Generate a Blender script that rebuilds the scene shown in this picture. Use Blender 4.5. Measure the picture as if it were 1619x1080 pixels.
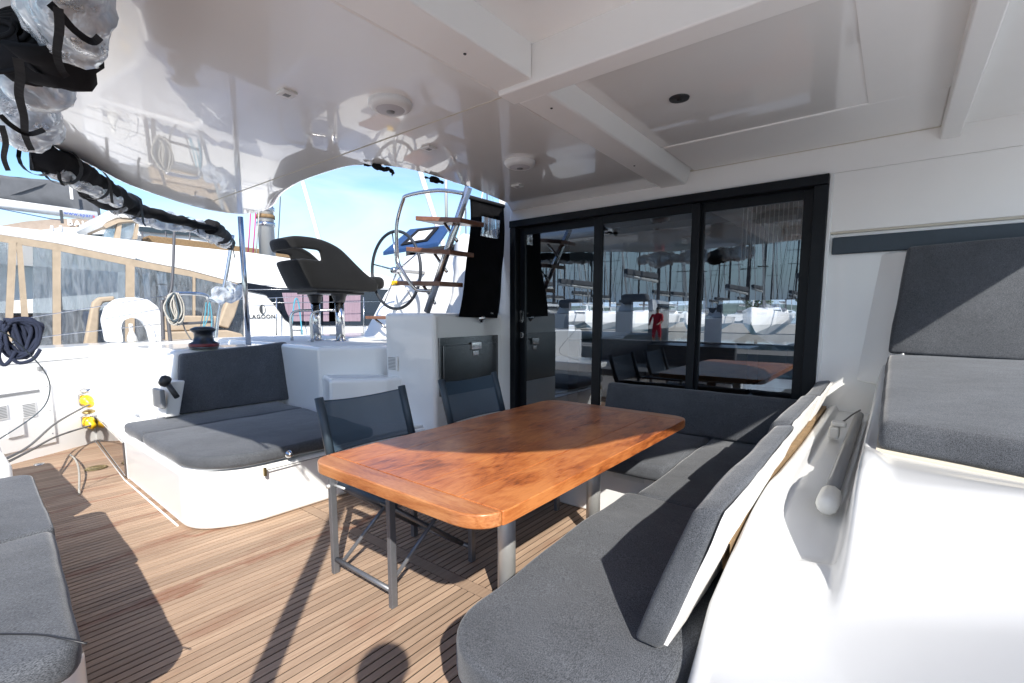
import bpy, bmesh, math, random
from math import radians, sin, cos, pi, atan, hypot
from mathutils import Vector, Matrix, noise
random.seed(7)
S = bpy.context.scene
for o in list(bpy.data.objects): bpy.data.objects.remove(o)
COL = S.collection

# ---------------------------------------------------------------- camera, sky, sun, exposure
F, CX, CY, H = 760.0, 809.5, 580.0, 1.30            # focal length and principal point measured in photo pixels
PITCH = atan((CY - 495) / F); YAW = radians(38.4)
FWD = Vector((-sin(YAW) * cos(PITCH), cos(YAW) * cos(PITCH), -sin(PITCH)))
RGT = Vector((cos(YAW), sin(YAW), 0)); UP = RGT.cross(FWD)
cam_d = bpy.data.cameras.new('camera'); cam = bpy.data.objects.new('camera', cam_d); COL.objects.link(cam)
cam.matrix_world = Matrix((( RGT.x, UP.x, -FWD.x, 0), (RGT.y, UP.y, -FWD.y, 0), (RGT.z, UP.z, -FWD.z, H), (0, 0, 0, 1)))
cam_d.sensor_width = 36; cam_d.lens = 36 * F / 1619; cam_d.shift_y = (CY - 540) / 1619
cam_d.clip_start = 0.02; cam_d.clip_end = 20000
S.camera = cam
SUN = Vector((0.75, -0.587, 0.719)).normalized()
w = bpy.data.worlds.new('World'); S.world = w; w.use_nodes = True
nt = w.node_tree; nt.nodes.clear()
def N(t, typ, **k):
    n = t.nodes.new(typ)
    for a, b in k.items(): setattr(n, a, b)
    return n
sky = N(nt, 'ShaderNodeTexSky', sky_type='NISHITA', sun_disc=False)
sky.sun_elevation = math.asin(SUN.z); sky.sun_rotation = math.atan2(SUN.x, SUN.y)
sky.air_density = 1.3; sky.dust_density = 0.6; sky.ozone_density = 2.5
tc = N(nt, 'ShaderNodeTexCoord'); mp = N(nt, 'ShaderNodeMapping'); mp.inputs['Scale'].default_value = (1.1, 1.1, 3.6)
mp.inputs['Rotation'].default_value = (0.12, 0.1, 0.6)
nz = N(nt, 'ShaderNodeTexNoise'); nz.inputs['Scale'].default_value = 1.7; nz.inputs['Detail'].default_value = 9; nz.inputs['Roughness'].default_value = 0.56
nz.inputs['Distortion'].default_value = 0.5
rp = N(nt, 'ShaderNodeValToRGB'); rp.color_ramp.elements[0].position = 0.46; rp.color_ramp.elements[1].position = 0.82
mix = N(nt, 'ShaderNodeMix', data_type='RGBA'); mix.inputs[7].default_value = (4.6, 4.9, 5.3, 1)
bg = N(nt, 'ShaderNodeBackground'); bg.inputs[1].default_value = 0.088
wo = N(nt, 'ShaderNodeOutputWorld')
L = nt.links.new
L(tc.outputs['Generated'], mp.inputs[0]); L(mp.outputs[0], nz.inputs[0]); L(nz.outputs[0], rp.inputs[0]); L(rp.outputs[0], mix.inputs[0])
hsv = N(nt, 'ShaderNodeHueSaturation'); hsv.inputs['Saturation'].default_value = 1.3; hsv.inputs['Hue'].default_value = .512; hsv.inputs['Value'].default_value = .86; L(sky.outputs[0], hsv.inputs['Color']); L(hsv.outputs[0], mix.inputs[6]); sx = N(nt, 'ShaderNodeSeparateXYZ'); L(tc.outputs['Generated'], sx.inputs[0])
hz = N(nt, 'ShaderNodeMapRange', interpolation_type='SMOOTHSTEP'); hz.inputs[1].default_value = -.02; hz.inputs[2].default_value = .20; hz.inputs[3].default_value = .85; hz.inputs[4].default_value = 0
L(sx.outputs[2], hz.inputs[0]); hm = N(nt, 'ShaderNodeMix', data_type='RGBA'); hm.inputs[7].default_value = (1.9, 3.1, 5.0, 1)
L(hz.outputs[0], hm.inputs[0]); L(mix.outputs[2], hm.inputs[6]); L(hm.outputs[2], bg.inputs[0]); L(bg.outputs[0], wo.inputs[0])
sd = bpy.data.lights.new('sun', 'SUN'); sd.energy = 2.6; sd.angle = radians(0.55); sd.color = (1, 0.955, 0.88)
sun = bpy.data.objects.new('sun', sd); COL.objects.link(sun); sun.rotation_euler = SUN.to_track_quat('Z', 'Y').to_euler()
S.view_settings.view_transform = 'Standard'; S.view_settings.look = 'None'; S.view_settings.gamma = 1
S.view_settings.exposure = 1.58; S.view_settings.use_curve_mapping = False
S.render.engine = 'CYCLES'; S.cycles.max_bounces = 10; S.cycles.diffuse_bounces = 7; S.cycles.glossy_bounces = 5
S.cycles.transparent_max_bounces = 16; S.cycles.transmission_bounces = 4; S.cycles.caustics_reflective = False; S.cycles.caustics_refractive = False

def at(x, y, X=None, Y=None, Z=None):
    d = FWD + RGT * ((x - CX) / F) - UP * ((y - CY) / F)
    t = X / d.x if X is not None else (Y / d.y if Y is not None else (Z - H) / d.z)
    return Vector((0, 0, H)) + d * t

# ---------------------------------------------------------------- materials
def new_mat(name):
    m = bpy.data.materials.new(name); m.use_nodes = True
    return m, m.node_tree, m.node_tree.nodes['Principled BSDF']
def mat(name, col, rough=0.5, metal=0, coat=0, coat_rough=0.03, bump=0, bscale=40, var=0, vscale=6, stretch=(1, 1, 1), spec=0.5, rvar=0, emit=None):
    m, t, p = new_mat(name)
    p.inputs['Base Color'].default_value = (*col, 1); p.inputs['Roughness'].default_value = rough; p.inputs['Metallic'].default_value = metal
    p.inputs['Coat Weight'].default_value = coat; p.inputs['Coat Roughness'].default_value = coat_rough; p.inputs['Specular IOR Level'].default_value = spec
    c = N(t, 'ShaderNodeTexCoord'); g = N(t, 'ShaderNodeMapping'); g.inputs['Scale'].default_value = stretch
    t.links.new(c.outputs['Object'], g.inputs[0])
    if var or rvar:
        n = N(t, 'ShaderNodeTexNoise'); n.inputs['Scale'].default_value = vscale; n.inputs['Detail'].default_value = 8; n.inputs['Roughness'].default_value = 0.6
        t.links.new(g.outputs[0], n.inputs[0])
        if var:
            r = N(t, 'ShaderNodeMapRange'); r.inputs[1].default_value = 0.3; r.inputs[2].default_value = 0.7; r.inputs[3].default_value = 1 - var; r.inputs[4].default_value = 1 + var
            h = N(t, 'ShaderNodeHueSaturation'); h.inputs['Color'].default_value = (*col, 1)
            t.links.new(n.outputs[0], r.inputs[0]); t.links.new(r.outputs[0], h.inputs['Value']); t.links.new(h.outputs[0], p.inputs['Base Color'])
        if rvar:
            r2 = N(t, 'ShaderNodeMapRange'); r2.inputs[1].default_value = 0.35; r2.inputs[2].default_value = 0.65; r2.inputs[3].default_value = rough; r2.inputs[4].default_value = rough + rvar
            t.links.new(n.outputs[0], r2.inputs[0]); t.links.new(r2.outputs[0], p.inputs['Roughness'])
    if bump:
        n2 = N(t, 'ShaderNodeTexNoise'); n2.inputs['Scale'].default_value = bscale; n2.inputs['Detail'].default_value = 3
        b = N(t, 'ShaderNodeBump'); b.inputs['Strength'].default_value = bump; b.inputs['Distance'].default_value = 0.01
        t.links.new(g.outputs[0], n2.inputs[0]); t.links.new(n2.outputs[0], b.inputs['Height']); t.links.new(b.outputs[0], p.inputs['Normal'])
    if emit:
        p.inputs['Emission Color'].default_value = (*emit[0], 1); p.inputs['Emission Strength'].default_value = emit[1]
    return m
M = {}
M['gel'] = mat('gelcoat_white', (.84, .84, .83), .32, coat=.8, coat_rough=.06, var=.015, vscale=2.0, bump=.02, bscale=3)
M['ceil'] = mat('gelcoat_ceiling', (.90, .885, .86), .22, coat=1, coat_rough=.015, var=.02, vscale=1.2, bump=.014, bscale=1.6)
M['ceil_matt'] = mat('gelcoat_satin', (.90, .885, .86), .42, coat=.25, coat_rough=.15, var=.02, vscale=2)
M['nonskid'] = mat('nonskid_white', (.76, .765, .75), .6, bump=.5, bscale=260, var=.03, vscale=3)
M['seal'] = mat('sealant', (.60, .56, .47), .6)
M['black'] = mat('black_anodised', (.007, .009, .012), .38, spec=.25, var=.1, vscale=5)
M['blackplastic'] = mat('black_plastic', (.02, .02, .022), .4, bump=.1, bscale=90)
M['steel'] = mat('polished_steel', (.62, .62, .62), .1, 1, rvar=.12, vscale=14)
M['brushed'] = mat('brushed_steel', (.20, .205, .21), .22, 1, bump=.12, bscale=60, stretch=(1, 1, 30))
M['alu'] = mat('satin_aluminium', (.66, .66, .64), .45, .7, bump=.05, bscale=80, rvar=.1, vscale=9)
M['chairframe'] = mat('painted_grey_tube', (.17, .175, .19), .38, .5, var=.08, vscale=20)
M['darkstrip'] = mat('dark_slate_panel', (.038, .056, .075), .5, var=.06, vscale=30, bump=.1, bscale=300)
M['greytube'] = mat('grey_tube', (.22, .225, .23), .4)
M['capwhite'] = mat('white_nylon', (.66, .66, .63), .5, var=.05, vscale=30)
M['yellow'] = mat('yellow_plastic', (.85, .52, .01), .35, coat=.3)
M['cable'] = mat('grey_cable', (.12, .12, .12), .55)
M['navy'] = mat('navy_canvas', (.015, .055, .16), .6, var=.1, vscale=25, bump=.2, bscale=60)
M['blackcanvas'] = mat('black_canvas', (.012, .012, .014), .85, bump=.5, bscale=14, var=.25, vscale=8, spec=.2)
M['greycanvas'] = mat('grey_canvas', (.10, .105, .115), .85, bump=.6, bscale=3, var=.15, vscale=3)
M['taupe'] = mat('taupe_canvas', (.32, .26, .21), .85, bump=.3, bscale=10, var=.1, vscale=8)
M['beige'] = mat('beige_canvas', (.36, .285, .205), .85, bump=.5, bscale=12, var=.12, vscale=7)
M['water'] = mat('sea_water', (.012, .045, .055), .06, bump=1.0, bscale=1.3, spec=.6)
M['blackcaulk'] = mat('black_caulk', (.008, .007, .006), .7)
M['foam'] = mat('white_backing_cloth', (.80, .79, .76), .85, bump=.4, bscale=70)
M['tanfoam'] = mat('tan_foam', (.20, .13, .065), .9, bump=.5, bscale=60, var=.2, vscale=20)
M['whitepaint'] = mat('white_hull_paint', (.80, .80, .79), .3, coat=.5, coat_rough=.1)
M['mast'] = mat('mast_aluminium', (.55, .55, .53), .45, .2)
M['mastdark'] = mat('mast_dark', (.10, .10, .11), .5, .4)
M['windowdark'] = mat('dark_window', (.012, .016, .024), .05, coat=1)
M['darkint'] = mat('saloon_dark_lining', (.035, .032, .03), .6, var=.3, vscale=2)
M['wood_int'] = mat('saloon_walnut', (.09, .05, .03), .45, var=.25, vscale=6, stretch=(1, 1, 6))
M['curtain'] = mat('mauve_curtain', (.30, .215, .26), .8, bump=.6, bscale=14, stretch=(1, 8, .2), var=.25, vscale=14)
M['ropenavy'] = mat('navy_rope', (.02, .028, .06), .8, bump=1, bscale=260)
M['ropewhite'] = mat('white_rope', (.48, .46, .41), .8, bump=1, bscale=220, var=.2, vscale=60)
M['ropepink'] = mat('magenta_rope', (.5, .03, .18), .7)
M['ropeblue'] = mat('turquoise_rope', (.06, .27, .36), .7)
M['ropegrey'] = mat('grey_blue_rope', (.08, .11, .13), .8, bump=1, bscale=220)
M['blue_txt'] = mat('blue_lettering', (.06, .11, .40), .6)
M['red_txt'] = mat('red_lettering', (.55, .03, .04), .6)
M['dark_txt'] = mat('charcoal_lettering', (.05, .055, .06), .5)
M['white_txt'] = mat('white_lettering', (.8, .8, .8), .5)
M['skin'] = mat('skin', (.42, .25, .17), .55)
M['redcloth'] = mat('red_cloth', (.55, .012, .03), .8, bump=.3, bscale=20)
M['darkcloth'] = mat('dark_cloth', (.02, .022, .03), .85)
M['hair'] = mat('dark_hair', (.03, .02, .014), .6, bump=.5, bscale=120, stretch=(1, 1, .2))
M['brass'] = mat('tarnished_brass', (.35, .27, .12), .3, 1, rvar=.2, vscale=30)
M['lens'] = mat('lamp_diffuser', (.55, .54, .56), .5)
M['whiteplastic'] = mat('white_plastic', (.76, .76, .75), .35)
M['hill'] = mat('hill', (.08, .115, .10), .95, var=.3, vscale=.004)
M['dock'] = mat('dock_concrete', (.30, .28, .25), .85, var=.15, vscale=1)
M['foliage'] = mat('foliage', (.045, .075, .03), .9, var=.4, vscale=1)

def fabric(name, a, b):
    m, t, p = new_mat(name)
    c = N(t, 'ShaderNodeTexCoord')
    n = N(t, 'ShaderNodeTexNoise'); n.inputs['Scale'].default_value = 520; n.inputs['Detail'].default_value = 2; n.inputs['Roughness'].default_value = .7
    g = N(t, 'ShaderNodeMapping'); g.inputs['Scale'].default_value = (1, .35, 1)
    r = N(t, 'ShaderNodeValToRGB'); r.color_ramp.elements[0].position = .36; r.color_ramp.elements[1].position = .66
    r.color_ramp.elements[0].color = (*a, 1); r.color_ramp.elements[1].color = (*b, 1)
    n2 = N(t, 'ShaderNodeTexNoise'); n2.inputs['Scale'].default_value = 3.2; n2.inputs['Detail'].default_value = 7; n2.inputs['Roughness'].default_value = .65
    r2 = N(t, 'ShaderNodeMapRange'); r2.inputs[1].default_value = .3; r2.inputs[2].default_value = .72; r2.inputs[3].default_value = .82; r2.inputs[4].default_value = 1.22
    h = N(t, 'ShaderNodeHueSaturation'); h.inputs['Saturation'].default_value = 1
    bm1 = N(t, 'ShaderNodeBump'); bm1.inputs['Strength'].default_value = .35; bm1.inputs['Distance'].default_value = .002
    bm2 = N(t, 'ShaderNodeBump'); bm2.inputs['Strength'].default_value = .35; bm2.inputs['Distance'].default_value = .02
    n3 = N(t, 'ShaderNodeTexNoise'); n3.inputs['Scale'].default_value = 5; n3.inputs['Detail'].default_value = 3
    K = t.links.new
    K(c.outputs['Object'], g.inputs[0]); K(g.outputs[0], n.inputs[0]); K(n.outputs[0], r.inputs[0]); K(c.outputs['Object'], n2.inputs[0]); K(n2.outputs[0], r2.inputs[0])
    K(r.outputs[0], h.inputs['Color']); K(r2.outputs[0], h.inputs['Value']); K(h.outputs[0], p.inputs['Base Color'])
    K(n.outputs[0], bm1.inputs['Height']); K(c.outputs['Object'], n3.inputs[0]); K(n3.outputs[0], bm2.inputs['Height']); K(bm2.outputs[0], bm1.inputs['Normal']); K(bm1.outputs[0], p.inputs['Normal'])
    p.inputs['Roughness'].default_value = .9; p.inputs['Specular IOR Level'].default_value = .2; p.inputs['Sheen Weight'].default_value = .25; p.inputs['Sheen Roughness'].default_value = .4
    return m
M['fabric'] = fabric('charcoal_heather_fabric', (.033, .036, .042), (.125, .133, .148))
M['seatblack'] = fabric('black_seat_fabric', (.004, .0042, .0045), (.013, .0135, .014))

def teak():
    m, t, p = new_mat('bleached_teak'); K = t.links.new
    c = N(t, 'ShaderNodeTexCoord'); oi = N(t, 'ShaderNodeObjectInfo')
    g = N(t, 'ShaderNodeMapping'); g.inputs['Scale'].default_value = (45, 1.6, 20)
    add = N(t, 'ShaderNodeVectorMath', operation='ADD'); cmb = N(t, 'ShaderNodeCombineXYZ'); mul = N(t, 'ShaderNodeMath', operation='MULTIPLY'); mul.inputs[1].default_value = 37
    K(oi.outputs['Random'], mul.inputs[0]); K(mul.outputs[0], cmb.inputs[1]); K(c.outputs['Object'], g.inputs[0]); K(g.outputs[0], add.inputs[0]); K(cmb.outputs[0], add.inputs[1])
    n = N(t, 'ShaderNodeTexNoise'); n.inputs['Scale'].default_value = 2.2; n.inputs['Detail'].default_value = 7; K(add.outputs[0], n.inputs[0])
    r = N(t, 'ShaderNodeValToRGB'); e = r.color_ramp.elements
    e[0].position = .25; e[0].color = (.30, .20, .135, 1); e[1].position = .75; e[1].color = (.44, .315, .222, 1)
    K(n.outputs[0], r.inputs[0])
    h = N(t, 'ShaderNodeHueSaturation'); mr = N(t, 'ShaderNodeMapRange'); mr.inputs[3].default_value = .80; mr.inputs[4].default_value = 1.14
    K(oi.outputs['Random'], mr.inputs[0]); K(mr.outputs[0], h.inputs['Value']); K(r.outputs[0], h.inputs['Color'])
    # wear and wet reddish stains with a shape of their own, in deck coordinates
    geo = N(t, 'ShaderNodeNewGeometry'); g2 = N(t, 'ShaderNodeMapping'); g2.inputs['Scale'].default_value = (2.4, 1.0, 1); g2.inputs['Rotation'].default_value = (0, 0, -.05)
    n2 = N(t, 'ShaderNodeTexNoise'); n2.inputs['Scale'].default_value = 1.35; n2.inputs['Detail'].default_value = 6; n2.inputs['Roughness'].default_value = .62
    K(geo.outputs['Position'], g2.inputs[0]); K(g2.outputs[0], n2.inputs[0])
    # narrow spill along the transverse direction, in front of the port seat
    sep = N(t, 'ShaderNodeSeparateXYZ'); K(geo.outputs['Position'], sep.inputs[0])
    wob = N(t, 'ShaderNodeMath', operation='MULTIPLY_ADD'); wob.inputs[1].default_value = .45; K(n2.outputs[0], wob.inputs[0]); K(sep.outputs[0], wob.inputs[2])
    pp = N(t, 'ShaderNodeMath', operation='PINGPONG'); pp.inputs[1].default_value = .29; K(wob.outputs[0], pp.inputs[0])
    m1 = N(t, 'ShaderNodeMapRange'); m1.inputs[1].default_value = .035; m1.inputs[2].default_value = .0; m1.inputs[3].default_value = 0; m1.inputs[4].default_value = .6; K(pp.outputs[0], m1.inputs[0])
    zone = N(t, 'ShaderNodeMapRange'); zone.inputs[1].default_value = -2.2; zone.inputs[2].default_value = -2.45; zone.inputs[3].default_value = 0; zone.inputs[4].default_value = 1; K(sep.outputs[0], zone.inputs[0])
    m1b = N(t, 'ShaderNodeMath', operation='MULTIPLY'); K(m1.outputs[0], m1b.inputs[0]); K(zone.outputs[0], m1b.inputs[1]); m1 = m1b
    m2 = N(t, 'ShaderNodeMapRange'); m2.inputs[1].default_value = .56; m2.inputs[2].default_value = .72; m2.inputs[3].default_value = 0; m2.inputs[4].default_value = .45; K(n2.outputs[0], m2.inputs[0])
    mx = N(t, 'ShaderNodeMath', operation='MAXIMUM'); K(m1.outputs[0], mx.inputs[0]); K(m2.outputs[0], mx.inputs[1])
    gate = N(t, 'ShaderNodeMapRange'); gate.inputs[1].default_value = .2; gate.inputs[2].default_value = .5; gate.inputs[3].default_value = .25; gate.inputs[4].default_value = 1; K(n.outputs[0], gate.inputs[0])
    mg = N(t, 'ShaderNodeMath', operation='MULTIPLY'); K(mx.outputs[0], mg.inputs[0]); K(gate.outputs[0], mg.inputs[1])
    mm = N(t, 'ShaderNodeMix', data_type='RGBA'); mm.inputs[7].default_value = (.20, .06, .028, 1); K(mg.outputs[0], mm.inputs[0]); K(h.outputs[0], mm.inputs[6]); K(mm.outputs[2], p.inputs['Base Color'])
    p.inputs['Roughness'].default_value = .62; p.inputs['Specular IOR Level'].default_value = .35
    b = N(t, 'ShaderNodeBump'); b.inputs['Strength'].default_value = .25; b.inputs['Distance'].default_value = .004; K(n.outputs[0], b.inputs['Height']); K(b.outputs[0], p.inputs['Normal'])
    return m
M['teak'] = teak()
def tablewood(name, c0, c1, c2, st=(4, 1.3, 4), coat=.3):
    m, t, p = new_mat(name); K = t.links.new
    c = N(t, 'ShaderNodeTexCoord'); g = N(t, 'ShaderNodeMapping'); g.inputs['Scale'].default_value = st; K(c.outputs['Object'], g.inputs[0])
    n = N(t, 'ShaderNodeTexNoise'); n.inputs['Scale'].default_value = 3; n.inputs['Detail'].default_value = 9; n.inputs['Roughness'].default_value = .62; n.inputs['Distortion'].default_value = 1.7; K(g.outputs[0], n.inputs[0])
    n2 = N(t, 'ShaderNodeTexNoise'); n2.inputs['Scale'].default_value = 3.2; n2.inputs['Detail'].default_value = 5; K(c.outputs['Object'], n2.inputs[0])
    g3 = N(t, 'ShaderNodeMapping'); g3.inputs['Scale'].default_value = (st[0] * 22, st[1] * 8, st[2] * 22); K(c.outputs['Object'], g3.inputs[0])
    n3 = N(t, 'ShaderNodeTexNoise'); n3.inputs['Scale'].default_value = 2; n3.inputs['Detail'].default_value = 3; K(g3.outputs[0], n3.inputs[0])
    a1 = N(t, 'ShaderNodeMath', operation='MULTIPLY_ADD'); a1.inputs[1].default_value = .62; K(n.outputs[0], a1.inputs[0])
    a2 = N(t, 'ShaderNodeMath', operation='MULTIPLY_ADD'); a2.inputs[1].default_value = .60; a2.inputs[2].default_value = -.175; K(n2.outputs[0], a2.inputs[0]); K(a2.outputs[0], a1.inputs[2])
    a3 = N(t, 'ShaderNodeMath', operation='MULTIPLY_ADD'); a3.inputs[1].default_value = .36; K(n3.outputs[0], a3.inputs[0]); K(a1.outputs[0], a3.inputs[2])
    r = N(t, 'ShaderNodeValToRGB'); e = r.color_ramp.elements; e[0].position = .42; e[0].color = (*c0, 1); e[1].position = .74; e[1].color = (*c2, 1)
    q = e.new(.56); q.color = (*c1, 1); K(a3.outputs[0], r.inputs[0]); K(r.outputs[0], p.inputs['Base Color'])
    p.inputs['Roughness'].default_value = .36; p.inputs['Coat Weight'].default_value = coat; p.inputs['Coat Roughness'].default_value = .22
    b = N(t, 'ShaderNodeBump'); b.inputs['Strength'].default_value = .12; b.inputs['Distance'].default_value = .003; K(n3.outputs[0], b.inputs['Height']); K(b.outputs[0], p.inputs['Normal'])
    return m
M['tablewood'] = tablewood('varnished_hardwood', (.12, .030, .009), (.38, .110, .028), (.54, .20, .060))
M['tableedge'] = tablewood('varnished_end_trim', (.24, .068, .018), (.38, .135, .042), (.50, .215, .08), st=(.9, 9, 9))
M['treadwood'] = tablewood('step_teak', (.10, .04, .02), (.18, .075, .04), (.26, .12, .07), st=(1, 9, 9), coat=.1)

def see_through(name, tint, gloss_min, rough=.0, bump=0, bscale=20, haze=0, hazecol=(.7, .75, .8), gcol=(1, 1, 1), st=(1, 1, 1)):
    """coated pane: the tinted view through it plus a mirror image of what stands before it"""
    m = bpy.data.materials.new(name); m.use_nodes = True; t = m.node_tree; t.nodes.clear(); K = t.links.new
    out = N(t, 'ShaderNodeOutputMaterial'); tr = N(t, 'ShaderNodeBsdfTransparent'); tr.inputs[0].default_value = (*tint, 1)
    gl = N(t, 'ShaderNodeBsdfGlossy'); gl.inputs['Roughness'].default_value = rough; gl.inputs[0].default_value = (*gcol, 1)
    fr = N(t, 'ShaderNodeFresnel'); fr.inputs[0].default_value = 1.5
    mr = N(t, 'ShaderNodeMapRange'); mr.inputs[3].default_value = gloss_min; mr.inputs[4].default_value = 1
    mx = N(t, 'ShaderNodeMixShader'); K(fr.outputs[0], mr.inputs[0]); K(mr.outputs[0], mx.inputs[0]); K(tr.outputs[0], mx.inputs[1]); K(gl.outputs[0], mx.inputs[2])
    last = mx.outputs[0]
    c = N(t, 'ShaderNodeTexCoord'); n = N(t, 'ShaderNodeTexNoise'); n.inputs['Scale'].default_value = bscale; n.inputs['Detail'].default_value = 6; n.inputs['Distortion'].default_value = 1.5
    gm = N(t, 'ShaderNodeMapping'); gm.inputs['Scale'].default_value = st; K(c.outputs['Object'], gm.inputs[0]); K(gm.outputs[0], n.inputs[0])
    if bump:
        b = N(t, 'ShaderNodeBump'); b.inputs['Strength'].default_value = bump; b.inputs['Distance'].default_value = .03
        K(n.outputs[0], b.inputs['Height']); K(b.outputs[0], gl.inputs['Normal']); K(b.outputs[0], fr.inputs['Normal'])
    if haze:
        df = N(t, 'ShaderNodeBsdfDiffuse'); df.inputs[0].default_value = (*hazecol, 1)
        r = N(t, 'ShaderNodeMapRange'); r.inputs[1].default_value = .35; r.inputs[2].default_value = .7; r.inputs[3].default_value = haze * .25; r.inputs[4].default_value = haze
        K(n.outputs[0], r.inputs[0])
        m2 = N(t, 'ShaderNodeMixShader'); K(r.outputs[0], m2.inputs[0]); K(last, m2.inputs[1]); K(df.outputs[0], m2.inputs[2]); last = m2.outputs[0]
    K(last, out.inputs[0])
    return m
M['glass'] = see_through('tinted_door_glass', (.66, .68, .70), .16, gcol=(.85, .93, 1))
M['winglass'] = see_through('clear_window_glass', (.93, .95, .97), .04)
M['vinyl'] = see_through('clear_vinyl', (.55, .60, .64), .05, rough=.04, bump=.6, bscale=5, haze=.22, st=(1, 2.5, .5))
M['vinylroll'] = see_through('crumpled_clear_vinyl', (.66, .72, .80), .22, rough=.03, bump=1.0, bscale=7, haze=.6, hazecol=(.80, .86, .92))
M['mesh'] = see_through('blue_mesh_sling', (.10, .12, .14), .0, rough=.5, bump=.0, bscale=300, haze=1.0, hazecol=(.035, .05, .068))
def mesh_sling():
    m = bpy.data.materials.new('woven_sling'); m.use_nodes = True; t = m.node_tree; K = t.links.new; p = t.nodes['Principled BSDF']; out = t.nodes['Material Output']
    p.inputs['Base Color'].default_value = (.040, .070, .105, 1); p.inputs['Roughness'].default_value = .6
    c = N(t, 'ShaderNodeTexCoord'); wv = N(t, 'ShaderNodeTexWave'); wv.bands_direction = 'Y'; wv.inputs['Scale'].default_value = 95
    wz = N(t, 'ShaderNodeTexWave'); wz.bands_direction = 'Z'; wz.inputs['Scale'].default_value = 95
    mu = N(t, 'ShaderNodeMath', operation='MULTIPLY'); K(c.outputs['Object'], wv.inputs[0]); K(c.outputs['Object'], wz.inputs[0]); K(wv.outputs['Fac'], mu.inputs[0]); K(wz.outputs['Fac'], mu.inputs[1])
    mr = N(t, 'ShaderNodeMapRange'); mr.inputs[1].default_value = .25; mr.inputs[2].default_value = .7; mr.inputs[3].default_value = 0; mr.inputs[4].default_value = .55; K(mu.outputs[0], mr.inputs[0])
    tr = N(t, 'ShaderNodeBsdfTransparent'); mx = N(t, 'ShaderNodeMixShader'); K(mr.outputs[0], mx.inputs[0]); K(p.outputs[0], mx.inputs[1]); K(tr.outputs[0], mx.inputs[2]); K(mx.outputs[0], out.inputs[0])
    return m
M['sling'] = mesh_sling()

# ---------------------------------------------------------------- mesh helpers
def sstep(a, b, t): t = max(0, min(1, (t - a) / (b - a))); return t*t*(3 - 2*t)
def new(): return bmesh.new()
def add_box(bm, a, b, rot=None, org=None):
    (x0, y0, z0), (x1, y1, z1) = a, b
    vs = [Vector(v) for v in ((x0,y0,z0),(x1,y0,z0),(x1,y1,z0),(x0,y1,z0),(x0,y0,z1),(x1,y0,z1),(x1,y1,z1),(x0,y1,z1))]
    if rot: vs = [rot @ (v - org) + org for v in vs]
    return add_hex(bm, vs)
def add_hex(bm, vs):
    v = [bm.verts.new(p) for p in vs]
    for f in ((3,2,1,0),(4,5,6,7),(0,1,5,4),(1,2,6,5),(2,3,7,6),(3,0,4,7)): bm.faces.new([v[i] for i in f])
    return v
def add_prism(bm, poly, z0, z1, axis='z'):
    """poly of 2D points extruded between two values of the named axis"""
    def P(p, h):
        return (p[0], p[1], h) if axis == 'z' else ((h, p[0], p[1]) if axis == 'x' else (p[0], h, p[1]))
    a = [bm.verts.new(P(p, z0)) for p in poly]; b = [bm.verts.new(P(p, z1)) for p in poly]; n = len(poly)
    bm.faces.new(a); bm.faces.new(b[::-1])
    for i in range(n): bm.faces.new((a[i], b[i], b[(i+1) % n], a[(i+1) % n]))
def add_tube(bm, pts, r, n=10, closed=False, cap=True):
    pts = [Vector(p) for p in pts]; rings = []; m = len(pts); up = None
    for i, p in enumerate(pts):
        if closed: d = pts[(i+1) % m] - pts[i-1]
        else: d = pts[min(i+1, m-1)] - pts[max(i-1, 0)]
        d.normalize()
        if up is None: up = Vector((0, 0, 1)) if abs(d.z) < .9 else Vector((1, 0, 0))
        a = d.cross(up)
        if a.length < 1e-5: a = d.cross(Vector((1, .1, 0)))
        a.normalize(); b = a.cross(d).normalized(); up = b
        rr = r[min(len(r)-1, int(round(i*(len(r)-1)/max(1, m-1))))] if isinstance(r, (list, tuple)) else r
        rings.append([bm.verts.new(p + (a * cos(2*pi*k/n) + b * sin(2*pi*k/n)) * rr) for k in range(n)])
    for i in range(m if closed else m-1):
        A, B = rings[i], rings[(i+1) % m]
        for k in range(n): bm.faces.new((A[k], A[(k+1) % n], B[(k+1) % n], B[k])).smooth = True
    if cap and not closed: bm.faces.new(rings[0][::-1]); bm.faces.new(rings[-1])
def add_lathe(bm, prof, c, n=24, axis=Vector((0, 0, 1))):
    q = axis.to_track_quat('Z', 'Y'); c = Vector(c); rings = []
    for r, z in prof:
        if r < 1e-5: rings.append([bm.verts.new(c + q @ Vector((0, 0, z)))])
        else: rings.append([bm.verts.new(c + q @ Vector((r*cos(2*pi*k/n), r*sin(2*pi*k/n), z))) for k in range(n)])
    for A, B in zip(rings, rings[1:]):
        for k in range(n):
            if len(A) == 1 and len(B) == 1: continue
            if len(A) == 1: f = (A[0], B[(k+1) % n], B[k])
            elif len(B) == 1: f = (A[k], A[(k+1) % n], B[0])
            else: f = (A[k], A[(k+1) % n], B[(k+1) % n], B[k])
            bm.faces.new(f).smooth = True
def spline(pts, sub=8, closed=False):
    pts = [Vector(p) for p in pts]; n = len(pts); out = []
    for i in range(n if closed else n-1):
        g = (lambda k: pts[k % n]) if closed else (lambda k: pts[max(0, min(n-1, k))])
        p0, p1, p2, p3 = g(i-1), g(i), g(i+1), g(i+2)
        for s in range(sub):
            t = s / sub
            out.append(.5 * ((2*p1) + (p2-p0)*t + (2*p0-5*p1+4*p2-p3)*t*t + (3*p1-p0-3*p2+p3)*t**3))
    if not closed: out.append(pts[-1])
    return out
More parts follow.
